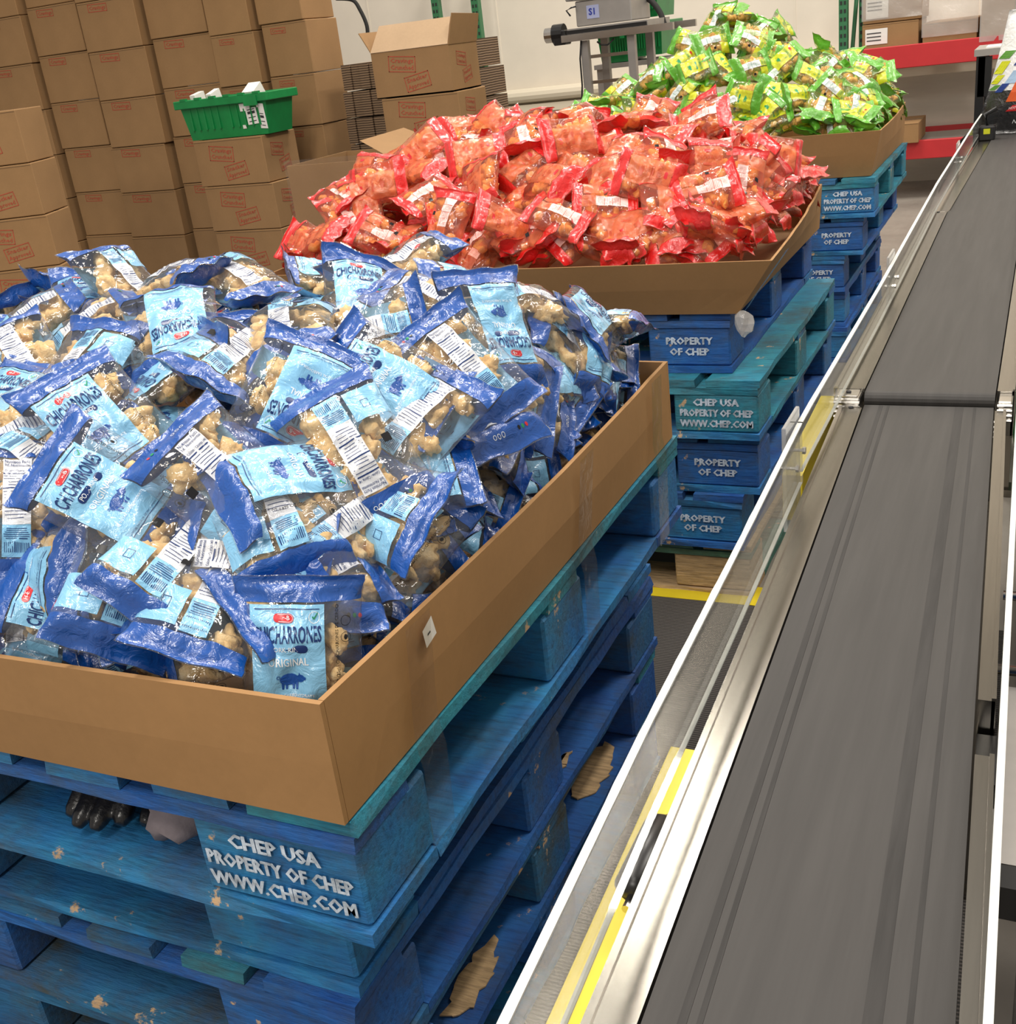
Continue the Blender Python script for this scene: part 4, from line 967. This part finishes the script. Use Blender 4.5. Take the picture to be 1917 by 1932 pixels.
# open carton stack
for k in range(6):
    z1 = 1.331 - .198 * k; sh = (0, .02, .03, .03, .02, .03)[k]
    t, hx, hy, h = carton('open-topped kraft carton with raised flaps on a stack by the back wall' if k == 0 else f'kraft carton, {["", "", "second", "third", "fourth", "fifth"][k]} one below the open-flapped carton' if k > 1 else 'kraft carton directly below the open-flapped carton', -2.865 + sh, -2.465 + sh, 4.80, 5.09, z1 - .1978, z1, 'full' if k < 3 else 'none', 0, 'cartons in the open-flapped stack', open_=(k == 0))
    if k == 0:
        for nm, V in (('front_flap', [(-hx, -hy, h), (hx, -hy, h), (hx - .01, -hy + .08, h + .11), (-hx + .02, -hy + .08, h + .11)]),
                      ('right_flap', [(hx, -hy, h), (hx, hy, h), (hx + .03, hy - .01, h + .115), (hx + .03, -hy + .01, h + .125)]),
                      ('left_flap', [(-hx, -hy, h), (-hx, hy, h), (-hx - .05, hy, h + .09), (-hx - .05, -hy, h + .09)]),
                      ('back_flap', [(-hx, hy, h), (hx, hy, h), (hx, hy + .03, h + .09), (-hx, hy + .03, h + .09)])):
            m_ = MB(); n = (Vector(V[1]) - Vector(V[0])).cross(Vector(V[2]) - Vector(V[0])).normalized() * .004
            W_ = [tuple(Vector(v) + n) for v in V]; m_.add(V + W_, [(3, 2, 1, 0), (4, 5, 6, 7), (0, 1, 5, 4), (1, 2, 6, 5), (2, 3, 7, 6), (3, 0, 4, 7)])
            m_.build(nm, 'kraft_lit' if nm == 'front_flap' else 'kraft', t)
pallet('wooden_pallet', -2.2, 4.70, .001, b2, 73, 'blue pallet under the open-flapped carton stack and the flattened cartons', None, 0, None)
# bundles of flattened cartons
m, nt, b = mat('stacked_cardboard_edges'); M['edges'] = m; v = coords(nt, (1, 1, 1)); w = nt.nodes.new('ShaderNodeTexWave'); w.bands_direction = 'Z'; w.inputs['Scale'].default_value = 28; w.inputs['Distortion'].default_value = 1.2; nt.links.new(v, w.inputs['Vector'])
r = ramp(nt, w.outputs['Fac'], [(0.2, (0.10, 0.06, 0.035)), (0.9, (0.26, 0.165, 0.09))]); nt.links.new(r.outputs[0], b.inputs['Base Color']); b.inputs['Roughness'].default_value = 0.85; bump(nt, b, w.outputs['Fac'], .5, .008)
for si, (a, b_, top) in enumerate(((-3.30, -2.93, 1.30), (-2.90, -2.53, 1.345))):
    nb = 9; hb = (top - .142) / nb
    for k in range(nb):
        m_ = MB(); z0 = .1425 + hb * k; n = 7; sh = rc.uniform(-.012, .012)
        for q in range(n):
            x0 = a + (b_ - a) * q / n; m_.box(x0 + sh, x0 + (b_ - a) / n - .003 + sh, 5.20 + .010 * (q % 2), 5.50, z0 + .001, z0 + hb - .006)
        o = m_.build('carton_bundle', 'edges'); rn = 'topmost' if k == nb - 1 else f'{["bottom","second","third","fourth","fifth","sixth","seventh","eighth"][k]} up'
        tag(o, f'bundle of flattened brown cartons, {rn} in the {"left" if si == 0 else "right"} column behind open carton', 'bundle', 'bundles of flattened cartons')
# open carton with stretch wrap between the red heap and the tote
t, hx, hy, h = carton('open kraft carton with clear wrap between the red heap and tote stack', -2.58, -2.13, 3.60, 4.02, .142, .985, 'none', .0, open_=True, name='open_carton')
m_ = MB(); n = 12; V = []
for i in range(n + 1):
    for j in range(6):
        x = -hx - .004 + (2 * hx + .008) * i / n; z = h - .30 + .32 * j / 5; V.append((x, -hy - .006 - abs(noise.noise(Vector((x * 9, z * 9, 0)))) * .012, z))
m_.add(V, [(i * 6 + j, (i + 1) * 6 + j, (i + 1) * 6 + j + 1, i * 6 + j + 1) for i in range(n) for j in range(5)]); m_.build('stretch_wrap', 'tape', t, smooth=True)
m_ = MB(); m_.add([(hx, -hy, h), (hx, hy, h), (hx - .16, hy - .02, h + .07), (hx - .18, -hy + .1, h + .06)], [(0, 1, 2, 3), (3, 2, 1, 0)]); m_.build('inner_flap', 'kraft', t)
pallet('wooden_pallet', -1.92, 3.52, .0005, b2, 74, 'blue pallet under the open kraft carton left of the red heap', None, 0, None)

# ------------------------------------------------------------------ racks on the back wall
def upright(x, y, z0, z1, lab, w=.075, dep=.06):
    t = thing('rack_upright', lab, 'rack upright', (x, y, z0)); m_ = MB(); h = z1 - z0
    m_.box(-w / 2, w / 2, -dep / 2, dep / 2, .001, h); n = int(h / .05)
    for k in range(n):
        for s in (-1, 1): m_.box(s * w * .22 - .007, s * w * .22 + .007, -dep / 2 - .002, -dep / 2 + .001, .02 + k * .05, .042 + k * .05, 1)
    m_.build('post', ['rack_green', 'hole'], t); return t
RY = 8.30
def X_(px, Y=RY): return at_y(px, 20, Y).x
upright(X_(1592), RY, 0, 2.4, 'green perforated rack upright right of the green heap, left one', .055)
upright(X_(1617), RY + .30, 0, 2.4, 'green perforated rack upright right of the green heap, right one', .055)
m_ = MB(); a = X_(1600); b_ = X_(1614)
m_.tube([(a, RY + .03, .7), (b_, RY + .27, 1.7)], .014, 8); m_.tube([(b_, RY + .27, 1.7), (a, RY + .03, 2.3)], .014, 8); tag(m_.build('rack_brace', 'rack_green'), 'thin green diagonal brace between the two right rack uprights', 'brace')
upright(X_(779), RY + .4, 0, 2.2, 'green rack upright behind the open carton, left one', .06)
upright(X_(856), RY + .4, 0, 2.2, 'green rack upright behind the open carton, right one', .06)
m_ = MB(); m_.box(X_(779) + .03, X_(856) - .03, RY + .37, RY + .42, 1.70, 1.735); tag(m_.build('rack_rung', 'rack_green'), 'green horizontal rung joining the two uprights behind the open carton', 'rung')
for z0, z1, lab in ((.845, .985, 'upper red rack shelf beam carrying wrapped cartons'), (.265, .385, 'lower red rack shelf beam near the floor')):
    t = thing('rack_beam', lab, 'rack beam', (0, 0, 0)); x0 = X_(1612)
    m_ = MB(); m_.box(x0, .8, RY - .06, RY - .02, z0, z1, c=.004); m_.build('front_beam', 'rack_red', t)
    m_ = MB(); m_.box(x0, .8, RY + .72, RY + .76, z0, z1, c=.004); m_.build('rear_beam', 'rack_red', t)
    m_ = MB(); m_.box(x0, x0 + .03, RY - .02, RY + .72, z0 + .02, z1); m_.build('end_bar', 'rack_red', t)
    m_ = MB(); m_.box(x0 + .03, .8, RY - .018, RY + .52, z1 - .035, z1 - .012); m_.build('shelf_board', 'steel_dull', t)
zs = .975
def wcart(lab, p0, p1, z0, z1, y0, y1, wrapz=None, lbl=False, wcol='wrap'):
    x0, x1 = X_(p0, y0), X_(p1, y0)
    t, hx, hy, h = carton(lab, x0, x1, y0, y1, z0, z1, 'none', 0, 'cartons on the red rack shelf', mt='kraft')
    if lbl:
        m_ = MB(); m_.add([(-hx + .02, -hy - .003, .03), (-hx + .16, -hy - .003, .03), (-hx + .16, -hy - .003, h - .03), (-hx + .02, -hy - .003, h - .03)], [(0, 1, 2, 3)])
        for q in range(3): m_.box(-hx + .03, -hx + .12, -hy - .0045, -hy - .0035, h * .62 - q * .022, h * .62 + .006 - q * .022, 1)
        m_.build('shipping_label', ['paper', 'ink'], t)
    if wrapz:
        m_ = MB(); n = 14; V = []
        for i in range(n + 1):
            for j in range(8):
                x = -hx - .006 + (2 * hx + .012) * i / n; z = wrapz[0] + (wrapz[1] - wrapz[0]) * j / 7
                V.append((x, -hy - .008 - abs(noise.noise(Vector((x * 6, z * 26, p0)))) * .025, z))
        m_.add(V, [(i * 8 + j, (i + 1) * 8 + j, (i + 1) * 8 + j + 1, i * 8 + j + 1) for i in range(n) for j in range(7)]); m_.build('stretch_wrap', 'wrap', t, smooth=True)
wcart('kraft carton with white label on upper red shelf, lower left of the wrapped pile', 1627, 1734, zs, 1.13, RY, RY + .5, None, True)
wcart('wrapped kraft carton with white label, above the labelled carton on red shelf', 1628, 1738, 1.132, 1.33, RY, RY + .5, (.02, .20), True)
wcart('kraft carton half under white wrap on upper red shelf, middle of the row', 1742, 1845, zs, 1.10, RY, RY + .5, (.04, .34))
wcart('tall wrapped kraft carton on upper red shelf, right of the row', 1852, 1915, zs - .02, 1.34, RY - .05, RY + .5, (.0, .36))
wcart('wrapped kraft carton on upper red shelf at the right photo edge', 1918, 1985, zs - .02, 1.34, RY - .05, RY + .5, (.0, .36))
x0 = X_(1690); x1 = X_(1742)
t, hx, hy, h = carton('plain kraft carton on the lower red shelf beam', x0 - .1, x1, RY - .1, RY + .35, .374, .505, 'none')

# ------------------------------------------------------------------ machine behind the green heap
MY = 6.6
def mx(px, py): return at_y(px, py, MY)
t = thing('sealing_machine', 'grey steel case sealing machine on legs behind the heaps, blue logo', 'machine', (0, 0, 0))
A = mx(1088, 50); B_ = mx(1192, 35); zt = 1.62
m_ = MB(); m_.box(A.x, B_.x, MY, MY + .35, 1.335, 1.47, c=.006); m_.box(A.x - .05, B_.x + .02, MY - .02, MY + .40, 1.475, zt, c=.006); m_.build('housing', 'steel_dull', t)
m_ = MB(); lx = mx(1118, 22); m_.box(lx.x - .035, lx.x + .04, MY - .003, MY - .001, lx.z - .035, lx.z + .035, 0)
V, Fc = text2d('S1', .034, .03); m_.add([(lx.x + x, MY - .0045, lx.z + y) for x, y in V], Fc, 1)
M['logo_pale'] = simple('pale_blue_sticker', (0.42, 0.46, 0.70), .5); M['logo_blue'] = simple('blue_logo', (0.02, 0.04, 0.35), .5)
m_.build('logo_plate', ['logo_pale', 'logo_blue'], t)
C0, C1 = mx(1066, 74), mx(1275, 42)
m_ = MB(); m_.box(C0.x, C1.x, MY - .06, MY - .03, 1.262, 1.300); m_.box(C0.x, C1.x, MY + .40, MY + .43, 1.262, 1.300); m_.build('side_rail', 'steel', t)
m_ = MB(); m_.box(C0.x + .03, B_.x + .1, MY - .028, MY + .398, 1.295, 1.330); m_.build('slide_bed', 'steel_dull', t)
m_ = MB(); m_.box(C0.x + .03, B_.x + .1, MY - .045, MY - .040, 1.302, 1.322); m_.build('chain_slot', 'black', t)
m_ = MB(); P_ = mx(1048, 60); m_.tube([(P_.x - .06, MY, 1.31), (P_.x - .01, MY, 1.31)], .042, 16); m_.build('motor_cap', 'steel', t)
m_ = MB(); m_.tube([(P_.x - .01, MY, 1.31), (P_.x + .055, MY, 1.31)], .055, 16); m_.box(P_.x - .0, P_.x + .075, MY - .05, MY + .05, 1.25, 1.33, c=.006); m_.build('motor', 'black', t)
for px_ in (1107, 1195):
    for dy in (0, .34):
        m_ = MB(); q = mx(px_, 120).x; m_.box(q - .022, q + .022, MY + dy - .02, MY + dy + .02, .001, 1.26); m_.build('leg', 'steel_dull', t)
for z in (1.02, 1.16):
    m_ = MB(); m_.box(mx(1107, 120).x, mx(1195, 120).x, MY + .0, MY + .02, z, z + .018); m_.build('cross_bar', 'steel', t)
m_ = MB()
for pts in ([(1100, 75), (1098, 110), (1102, 160), (1101, 200)], [(1080, 30), (1072, 20), (1082, 14), (1090, 12)], [(1130, 78), (1138, 84), (1150, 84), (1162, 72)]):
    m_.tube([mx(*p) + Vector((0, -.03, 0)) for p in pts], .005, 6)
m_.build('cable', 'black', t, smooth=True)
for k, (p0, p1, zz) in enumerate(((1128, 1186, 1.10), (1190, 1250, 1.12), (1192, 1245, 1.34))):
    a, b_ = at_y(p0, 90, 7.3).x, at_y(p1, 90, 7.3).x
    tote('storage_tote', ['green plastic tote on a stand behind the machine legs, left one', 'green plastic tote behind the machine legs, right one', 'green plastic tote behind the machine housing, upper right'][k], a, b_, 7.3, 7.7, zz, .19)
t = thing('tote_stand', 'grey steel stand carrying green totes behind the sealing machine', 'stand', (0, 0, 0)); a, b_ = at_y(1120, 90, 7.3).x, at_y(1260, 90, 7.3).x
m_ = MB(); m_.box(a, b_, 7.28, 7.72, 1.07, 1.098); m_.build('stand_top', 'steel_dull', t)
for q in (a + .03, b_ - .03):
    m_ = MB(); m_.box(q - .02, q + .02, 7.30, 7.34, .001, 1.07); m_.build('leg', 'steel_dull', t)
def hose(pts, Y, r, lab):
    P = [at_y(p[0], p[1], Y) for p in pts]; Q = []
    for i in range(len(P) - 1):
        for k in range(6):
            s = k / 6; p0 = P[max(i - 1, 0)]; p1 = P[i]; p2 = P[i + 1]; p3 = P[min(i + 2, len(P) - 1)]
            Q.append(.5 * ((2 * p1) + (p2 - p0) * s + (2 * p0 - 5 * p1 + 4 * p2 - p3) * s * s + (3 * p1 - p0 - 3 * p2 + p3) * s ** 3))
    Q.append(P[-1]); m_ = MB(); m_.tube(Q, r, 8); return tag(m_.build('hose', 'black_matte', smooth=True), lab, 'hose')
hose([(1215, -8), (1232, 5), (1246, 25), (1253, 45)], 6.9, .017, 'thick black hose curving down from the machine toward the green heap')
hose([(634, -3), (665, 0), (680, 20), (692, 48), (694, 75)], 7.5, .014, 'grey-black hose arching down the wall left of the open carton')

# ------------------------------------------------------------------ standing pouch and side table at the far end
def pouch():
    t = thing('pouch_bag', 'large white and black printed pouch standing on the far belt at right edge', 'pouch', (-.130, 5.20, BZ + .008), -.05)
    Wp, Hp = .36, .46
    def P(u, v, s):
        th = .05 * (1 - abs(2 * u - 1) ** 2.5) ** .6 * (1 - v ** 2.2) ** .6 * min(1, .35 + v * 3) ; wr = .006 * noise.noise(Vector((u * 5, v * 6, s * 4)))
        lean = .22 * v * v
        return Vector(((u - .5) * Wp * (1 - .06 * math.sin(v * 3.1)) + .26 * v * Hp * .9, lean * .25 + (-1 if s == 0 else 1) * (th + wr + .0004), v * Hp))
    m_ = MB(); V = []; n, k = 18, 22
    for s in (0, 1):
        for i in range(n + 1):
            for j in range(k + 1): V.append(P(i / n, j / k, s))
    Fc = []; mi = []
    def ix(s, i, j): return s * (n + 1) * (k + 1) + i * (k + 1) + j
    for s in (0, 1):
        for i in range(n):
            for j in range(k):
                f = (ix(s, i, j), ix(s, i + 1, j), ix(s, i + 1, j + 1), ix(s, i, j + 1)); Fc.append(f if s == 0 else f[::-1]); mi.append(1 if j / k < .36 - .10 * (i / n) else 0)
    for j in range(k):
        for i in (0, n): Fc.append((ix(0, i, j), ix(1, i, j), ix(1, i, j + 1), ix(0, i, j + 1))); mi.append(0)
    for i in range(n):
        for j in (0, k): Fc.append((ix(0, i, j), ix(0, i + 1, j), ix(1, i + 1, j), ix(1, i, j))); mi.append(1 if j == 0 else 0)
    m_.add(V, Fc); m_.m = mi; m_.build('pouch_body', ['pouch_white', 'pouch_black'], t, smooth=True)
    def blk(nm, u0, u1, v0, v1, mt, sk=0):
        q = MB(); V = []
        for i in range(4):
            for j in range(4): V.append(P(u0 + (u1 - u0) * i / 3 + sk * j / 3, v0 + (v1 - v0) * j / 3, 0) + Vector((0, -.003, 0)))
        q.add(V, [(i * 4 + j, (i + 1) * 4 + j, (i + 1) * 4 + j + 1, i * 4 + j + 1) for i in range(3) for j in range(3)]); q.build(nm, mt, t)
    for c in (('green', .01, .13, .62, .68), ('lime', .00, .10, .50, .60), ('lime', .0, .08, .42, .49), ('green', .0, .07, .37, .41), ('blue', .20, .30, .56, .63), ('blue', .08, .16, .35, .42), ('pale', .16, .28, .42, .52), ('red', .36, .48, .52, .60), ('orange', .24, .38, .27, .50), ('red', .27, .52, .19, .24)):
        blk('printed_block', c[1], c[2], c[3], c[4], 'p_' + c[0], .06)
    def txt(s_, h, u, v, mt, w):
        q = MB(); V, Fc = text2d(s_, h); ww = max(a for a, b in V) - min(a for a, b in V); V = [(a * min(1, w / ww), b) for a, b in V]
        q.add([P(u + a / Wp + b * .35, v + b / Hp, 0) + Vector((0, -.0045, 0)) for a, b in V], Fc); q.build('printed_lettering', mt, t)
    txt('CHICH', .034, .50, .80, 'ink', .16); txt('GOOD', .030, .52, .69, 'ink', .13); txt('HOT & SPICY', .010, .40, .215, 'sky_white', .075); txt('NET 20g CHI', .016, .55, .10, 'sky_white', .12)
    return t
M['pouch_white'] = printed('white_pouch_print', (.86, .86, .86)); M['pouch_black'] = printed('black_pouch_print', (.02, .02, .022))
for nme, c in (('green', (.10, .28, .04)), ('lime', (.60, .62, .02)), ('blue', (.02, .05, .25)), ('pale', (.35, .50, .70)), ('red', (.6, .03, .03)), ('orange', (.75, .12, .03))): M['p_' + nme] = simple('pouch_' + nme, c, .3)
pouch()
t = thing('side_table', 'dark steel side table with papers beyond the standing pouch', 'table', (0, 0, 0))
x0 = at_y(1838, 105, 6.2).x
m_ = MB(); m_.box(x0, x0 + .7, 6.2, 6.6, .985, 1.015); m_.build('table_top', 'steel_dull', t)
for X in (x0 + .03, x0 + .66):
    for Y in (6.23, 6.56): m_ = MB(); m_.box(X - .02, X + .02, Y - .02, Y + .02, .001, .985); m_.build('leg', 'black', t)
m_ = MB(); m_.box(x0 + .02, x0 + .08, 6.21, 6.25, .80, .98); m_.build('side_clamp', 'black', t)
m_ = MB(); m_.box(x0 + .05, x0 + .27, 6.22, 6.40, 1.0155, 1.022); tag(m_.build('paper_sheet', 'paper'), 'white papers lying on the dark side table at far right', 'paper')
m_ = MB(); m_.box(x0 + .16, x0 + .30, 6.215, 6.28, 1.0225, 1.040); tag(m_.build('blue_folder', 'label_blue'), 'small light blue packet on the papers on the side table', 'packet')
# clamp on the far belt's left rail, by the pouch
t = thing('sensor_mount', 'black sensor mount clamped beside the far belt left of the pouch', 'mount', (-.250, 5.05, BZ))
m_ = MB(); m_.box(-.03, .03, -.03, .03, .002, .06, c=.006); m_.build('mount_block', 'black', t)
m_ = MB(); m_.tube([(0, 0, .05), (-.01, .01, .10), (.03, .02, .12)], .009, 8); m_.tube([(0, 0, .04), (-.07, .02, .03), (-.10, .0, .0)], .007, 8); m_.build('arm', 'black', t, smooth=True)
m_ = MB(); m_.box(-.012, .012, -.032, -.0305, .03, .05); m_.build('indicator', 'p_lime', t)
# tote on the floor beyond the cart
tote('storage_tote', 'green plastic tote on the floor right of the conveyor, beyond the wire cart', -.07, .40, 3.22, 3.62, .001, .30)

# ------------------------------------------------------------------ glove and cloth tucked in the near pallet
zt = .565 + .0175
t = thing('work_glove', 'black rubber work glove tucked in the top near pallet beneath the tray', 'glove', (-.905, .735, zt)); m_ = MB()
V, Fc = ICO3; m_.add([(.01 + v.x * .048, .03 + v.y * .045, .040 + v.z * .026) for v in V], Fc)
for k, (x, L, dz, sp) in enumerate(((-.030, .050, .010, -.10), (-.010, .062, .000, -.03), (.013, .060, .002, .05), (.033, .045, .008, .16))):
    b0 = Vector((x * .9, .0, .042)); m_.tube([b0, b0 + Vector((sp * .02, -L * .45, -.006)), b0 + Vector((sp * .035, -L * .85, -.020 - dz * .2)), b0 + Vector((sp * .04, -L, -.026))], [.0125, .0120, .0108, .006], 12)
m_.tube([Vector((.03, .02, .035)), Vector((.058, -.005, .030)), Vector((.066, -.030, .022)), Vector((.067, -.040, .020))], [.014, .012, .0105, .006], 12)
m_.tube([Vector((.0, .05, .045)), Vector((.01, .10, .040)), Vector((.02, .14, .036))], [.032, .030, .034], 14)
g = m_.build('glove_body', 'glove', t, smooth=True); md = g.modifiers.new('blend', 'REMESH'); md.mode = 'VOXEL'; md.voxel_size = .0028; md.use_smooth_shade = True
m_ = MB(); m_.add([(.012, -.012, .0665), (.030, -.010, .0655), (.028, .004, .0675), (.014, .003, .0682)], [(0, 1, 2, 3)]); m_.build('red_mark', 'logo_red', t)
m_ = MB(); V2 = []
for v in V: 
    d = 1 + .38 * noise.noise(v * 1.7 + Vector((3, 1, 0))) + .12 * noise.noise(v * 5)
    V2.append((v.x * .042 * d, v.y * .052 * d, .034 + max(-.0335, v.z * .036 * d)))
m_.add(V2, Fc); o = m_.build('cloth_rag', 'rag', smooth=True); o.location = (-.800, .735, zt); tag(o, 'crumpled grey cloth beside the black glove in the top near pallet', 'cloth')
# crumpled clear film stuck under the middle tray's corner
m_ = MB(); V2 = []
for v in ICO2[0]:
    d = 1 + .9 * abs(noise.noise(v * 2.6)); V2.append((v.x * .018 * d, v.y * .016 * d, v.z * .026 * d))
m_.add(V2, ICO2[1]); o = m_.build('film_scrap', 'wrap'); o.location = (-.600, 2.425, .690); tag(o, 'crumpled scrap of clear film at the bottom corner of the middle tray', 'film scrap')

# ------------------------------------------------------------------ what each heap bag is called, from what the camera sees of it
def name_bags():
    # coarse depth picture of the heaps and tray walls: which bag is nearest in each 8 px cell
    C8 = 8; nw, nh = 1917 // C8 + 1, 1932 // C8 + 1; zb = np.full((nh, nw), 99.0); who = np.full((nh, nw), -1, int); names = []
    Wm = np.array(W2C)
    def splat(P, idn):
        q = (P - np.array([0, 0, CAMH])) @ Wm.T; d = -q[:, 2]; ok = d > .05; q = q[ok]; d = d[ok]
        ix = ((CX + F_PX * q[:, 0] / d) / C8).astype(int); iy = ((CY - F_PX * q[:, 1] / d) / C8).astype(int)
        m = (ix >= 0) & (ix < nw) & (iy >= 0) & (iy < nh); ix, iy, d = ix[m], iy[m], d[m]
        for x, y, z in zip(ix, iy, d):
            if z < zb[y, x]: zb[y, x] = z; who[y, x] = idn
    pv = {}
    for kind, Hp in (('blue', HB), ('red', HR), ('green', HG)):
        for v_, (parts, pts) in enumerate(Hp.protos):
            me = parts[0][1]; A = np.zeros(len(me.vertices) * 3); me.vertices.foreach_get('co', A); pv[kind, v_] = A.reshape(-1, 3) * .87
        for r_, b_ in BAGS[kind]:
            names.append(r_.name); splat(pv[kind, b_['var']] @ np.array(b_['R'].to_3x3()).T + np.array(b_['loc']), len(names) - 1)
    for x0, x1, y0, y1, z1 in ((-1.75, -.532, .648, 1.652, .833), (-1.83, -.55, 2.39, 3.44, .833), (-1.85, -.58, 4.40, 5.46, .87)):
        for u in np.linspace(0, 1, 300):
            zz = np.linspace(.70, z1, 24); one = np.ones(24)
            splat(np.stack([one * (x0 + (x1 - x0) * u), one * y0, zz], 1), -1); splat(np.stack([one * x1, one * (y0 + (y1 - y0) * u), zz], 1), -1)
    cnt = {}
    for y in range(nh):
        for x in range(nw):
            if who[y, x] >= 0: c = cnt.setdefault(names[who[y, x]], [0, 0, 0]); c[0] += 1; c[1] += x * C8; c[2] += y * C8
    O = ['first', 'second', 'third', 'fourth', 'fifth', 'sixth', 'seventh', 'eighth', 'ninth', 'tenth', 'eleventh', 'twelfth', 'thirteenth', 'fourteenth', 'fifteenth']
    for kind, per in (('blue', 8), ('red', 11), ('green', 10)):
        vis = []; prs = BAGS[kind]
        for r_, b_ in BAGS[kind]:
            c = cnt.get(r_.name)
            if c and c[0] >= (4 if kind == 'blue' else 2): vis.append((c[2] / c[0], c[1] / c[0], r_, b_))
            else:
                r_['label'] = f'{kind}-banded snack bag almost wholly buried in the {dict(blue="near", red="middle", green="far")[kind]} heap'
        vis.sort(key=lambda q: -q[0])
        for k in range(0, len(vis), per):
            row = sorted(vis[k:k + per], key=lambda q: q[1]); rn = k // per
            for i, (cy, cx, r_, b_) in enumerate(row):
                R = b_['R'].to_3x3(); z = R.col[2]; d = (CAM - Vector(b_['loc'])).normalized(); f = z.dot(d)
                face = 'label side showing' if f > .3 else ('nutrition side showing' if f < -.3 else 'seen edge-on')
                rown = 'front' if rn == 0 else O[rn]
                rowt = 'front row' if rn == 0 else f'{O[rn]} row from front'
                pos = 'leftmost' if i == 0 else ('rightmost' if i == len(row) - 1 else f'{O[i]} from left')
                r_['label'] = f'{kind}-banded rind bag, {face}, {pos} in {rowt}'
    return cnt
_cnt = name_bags()
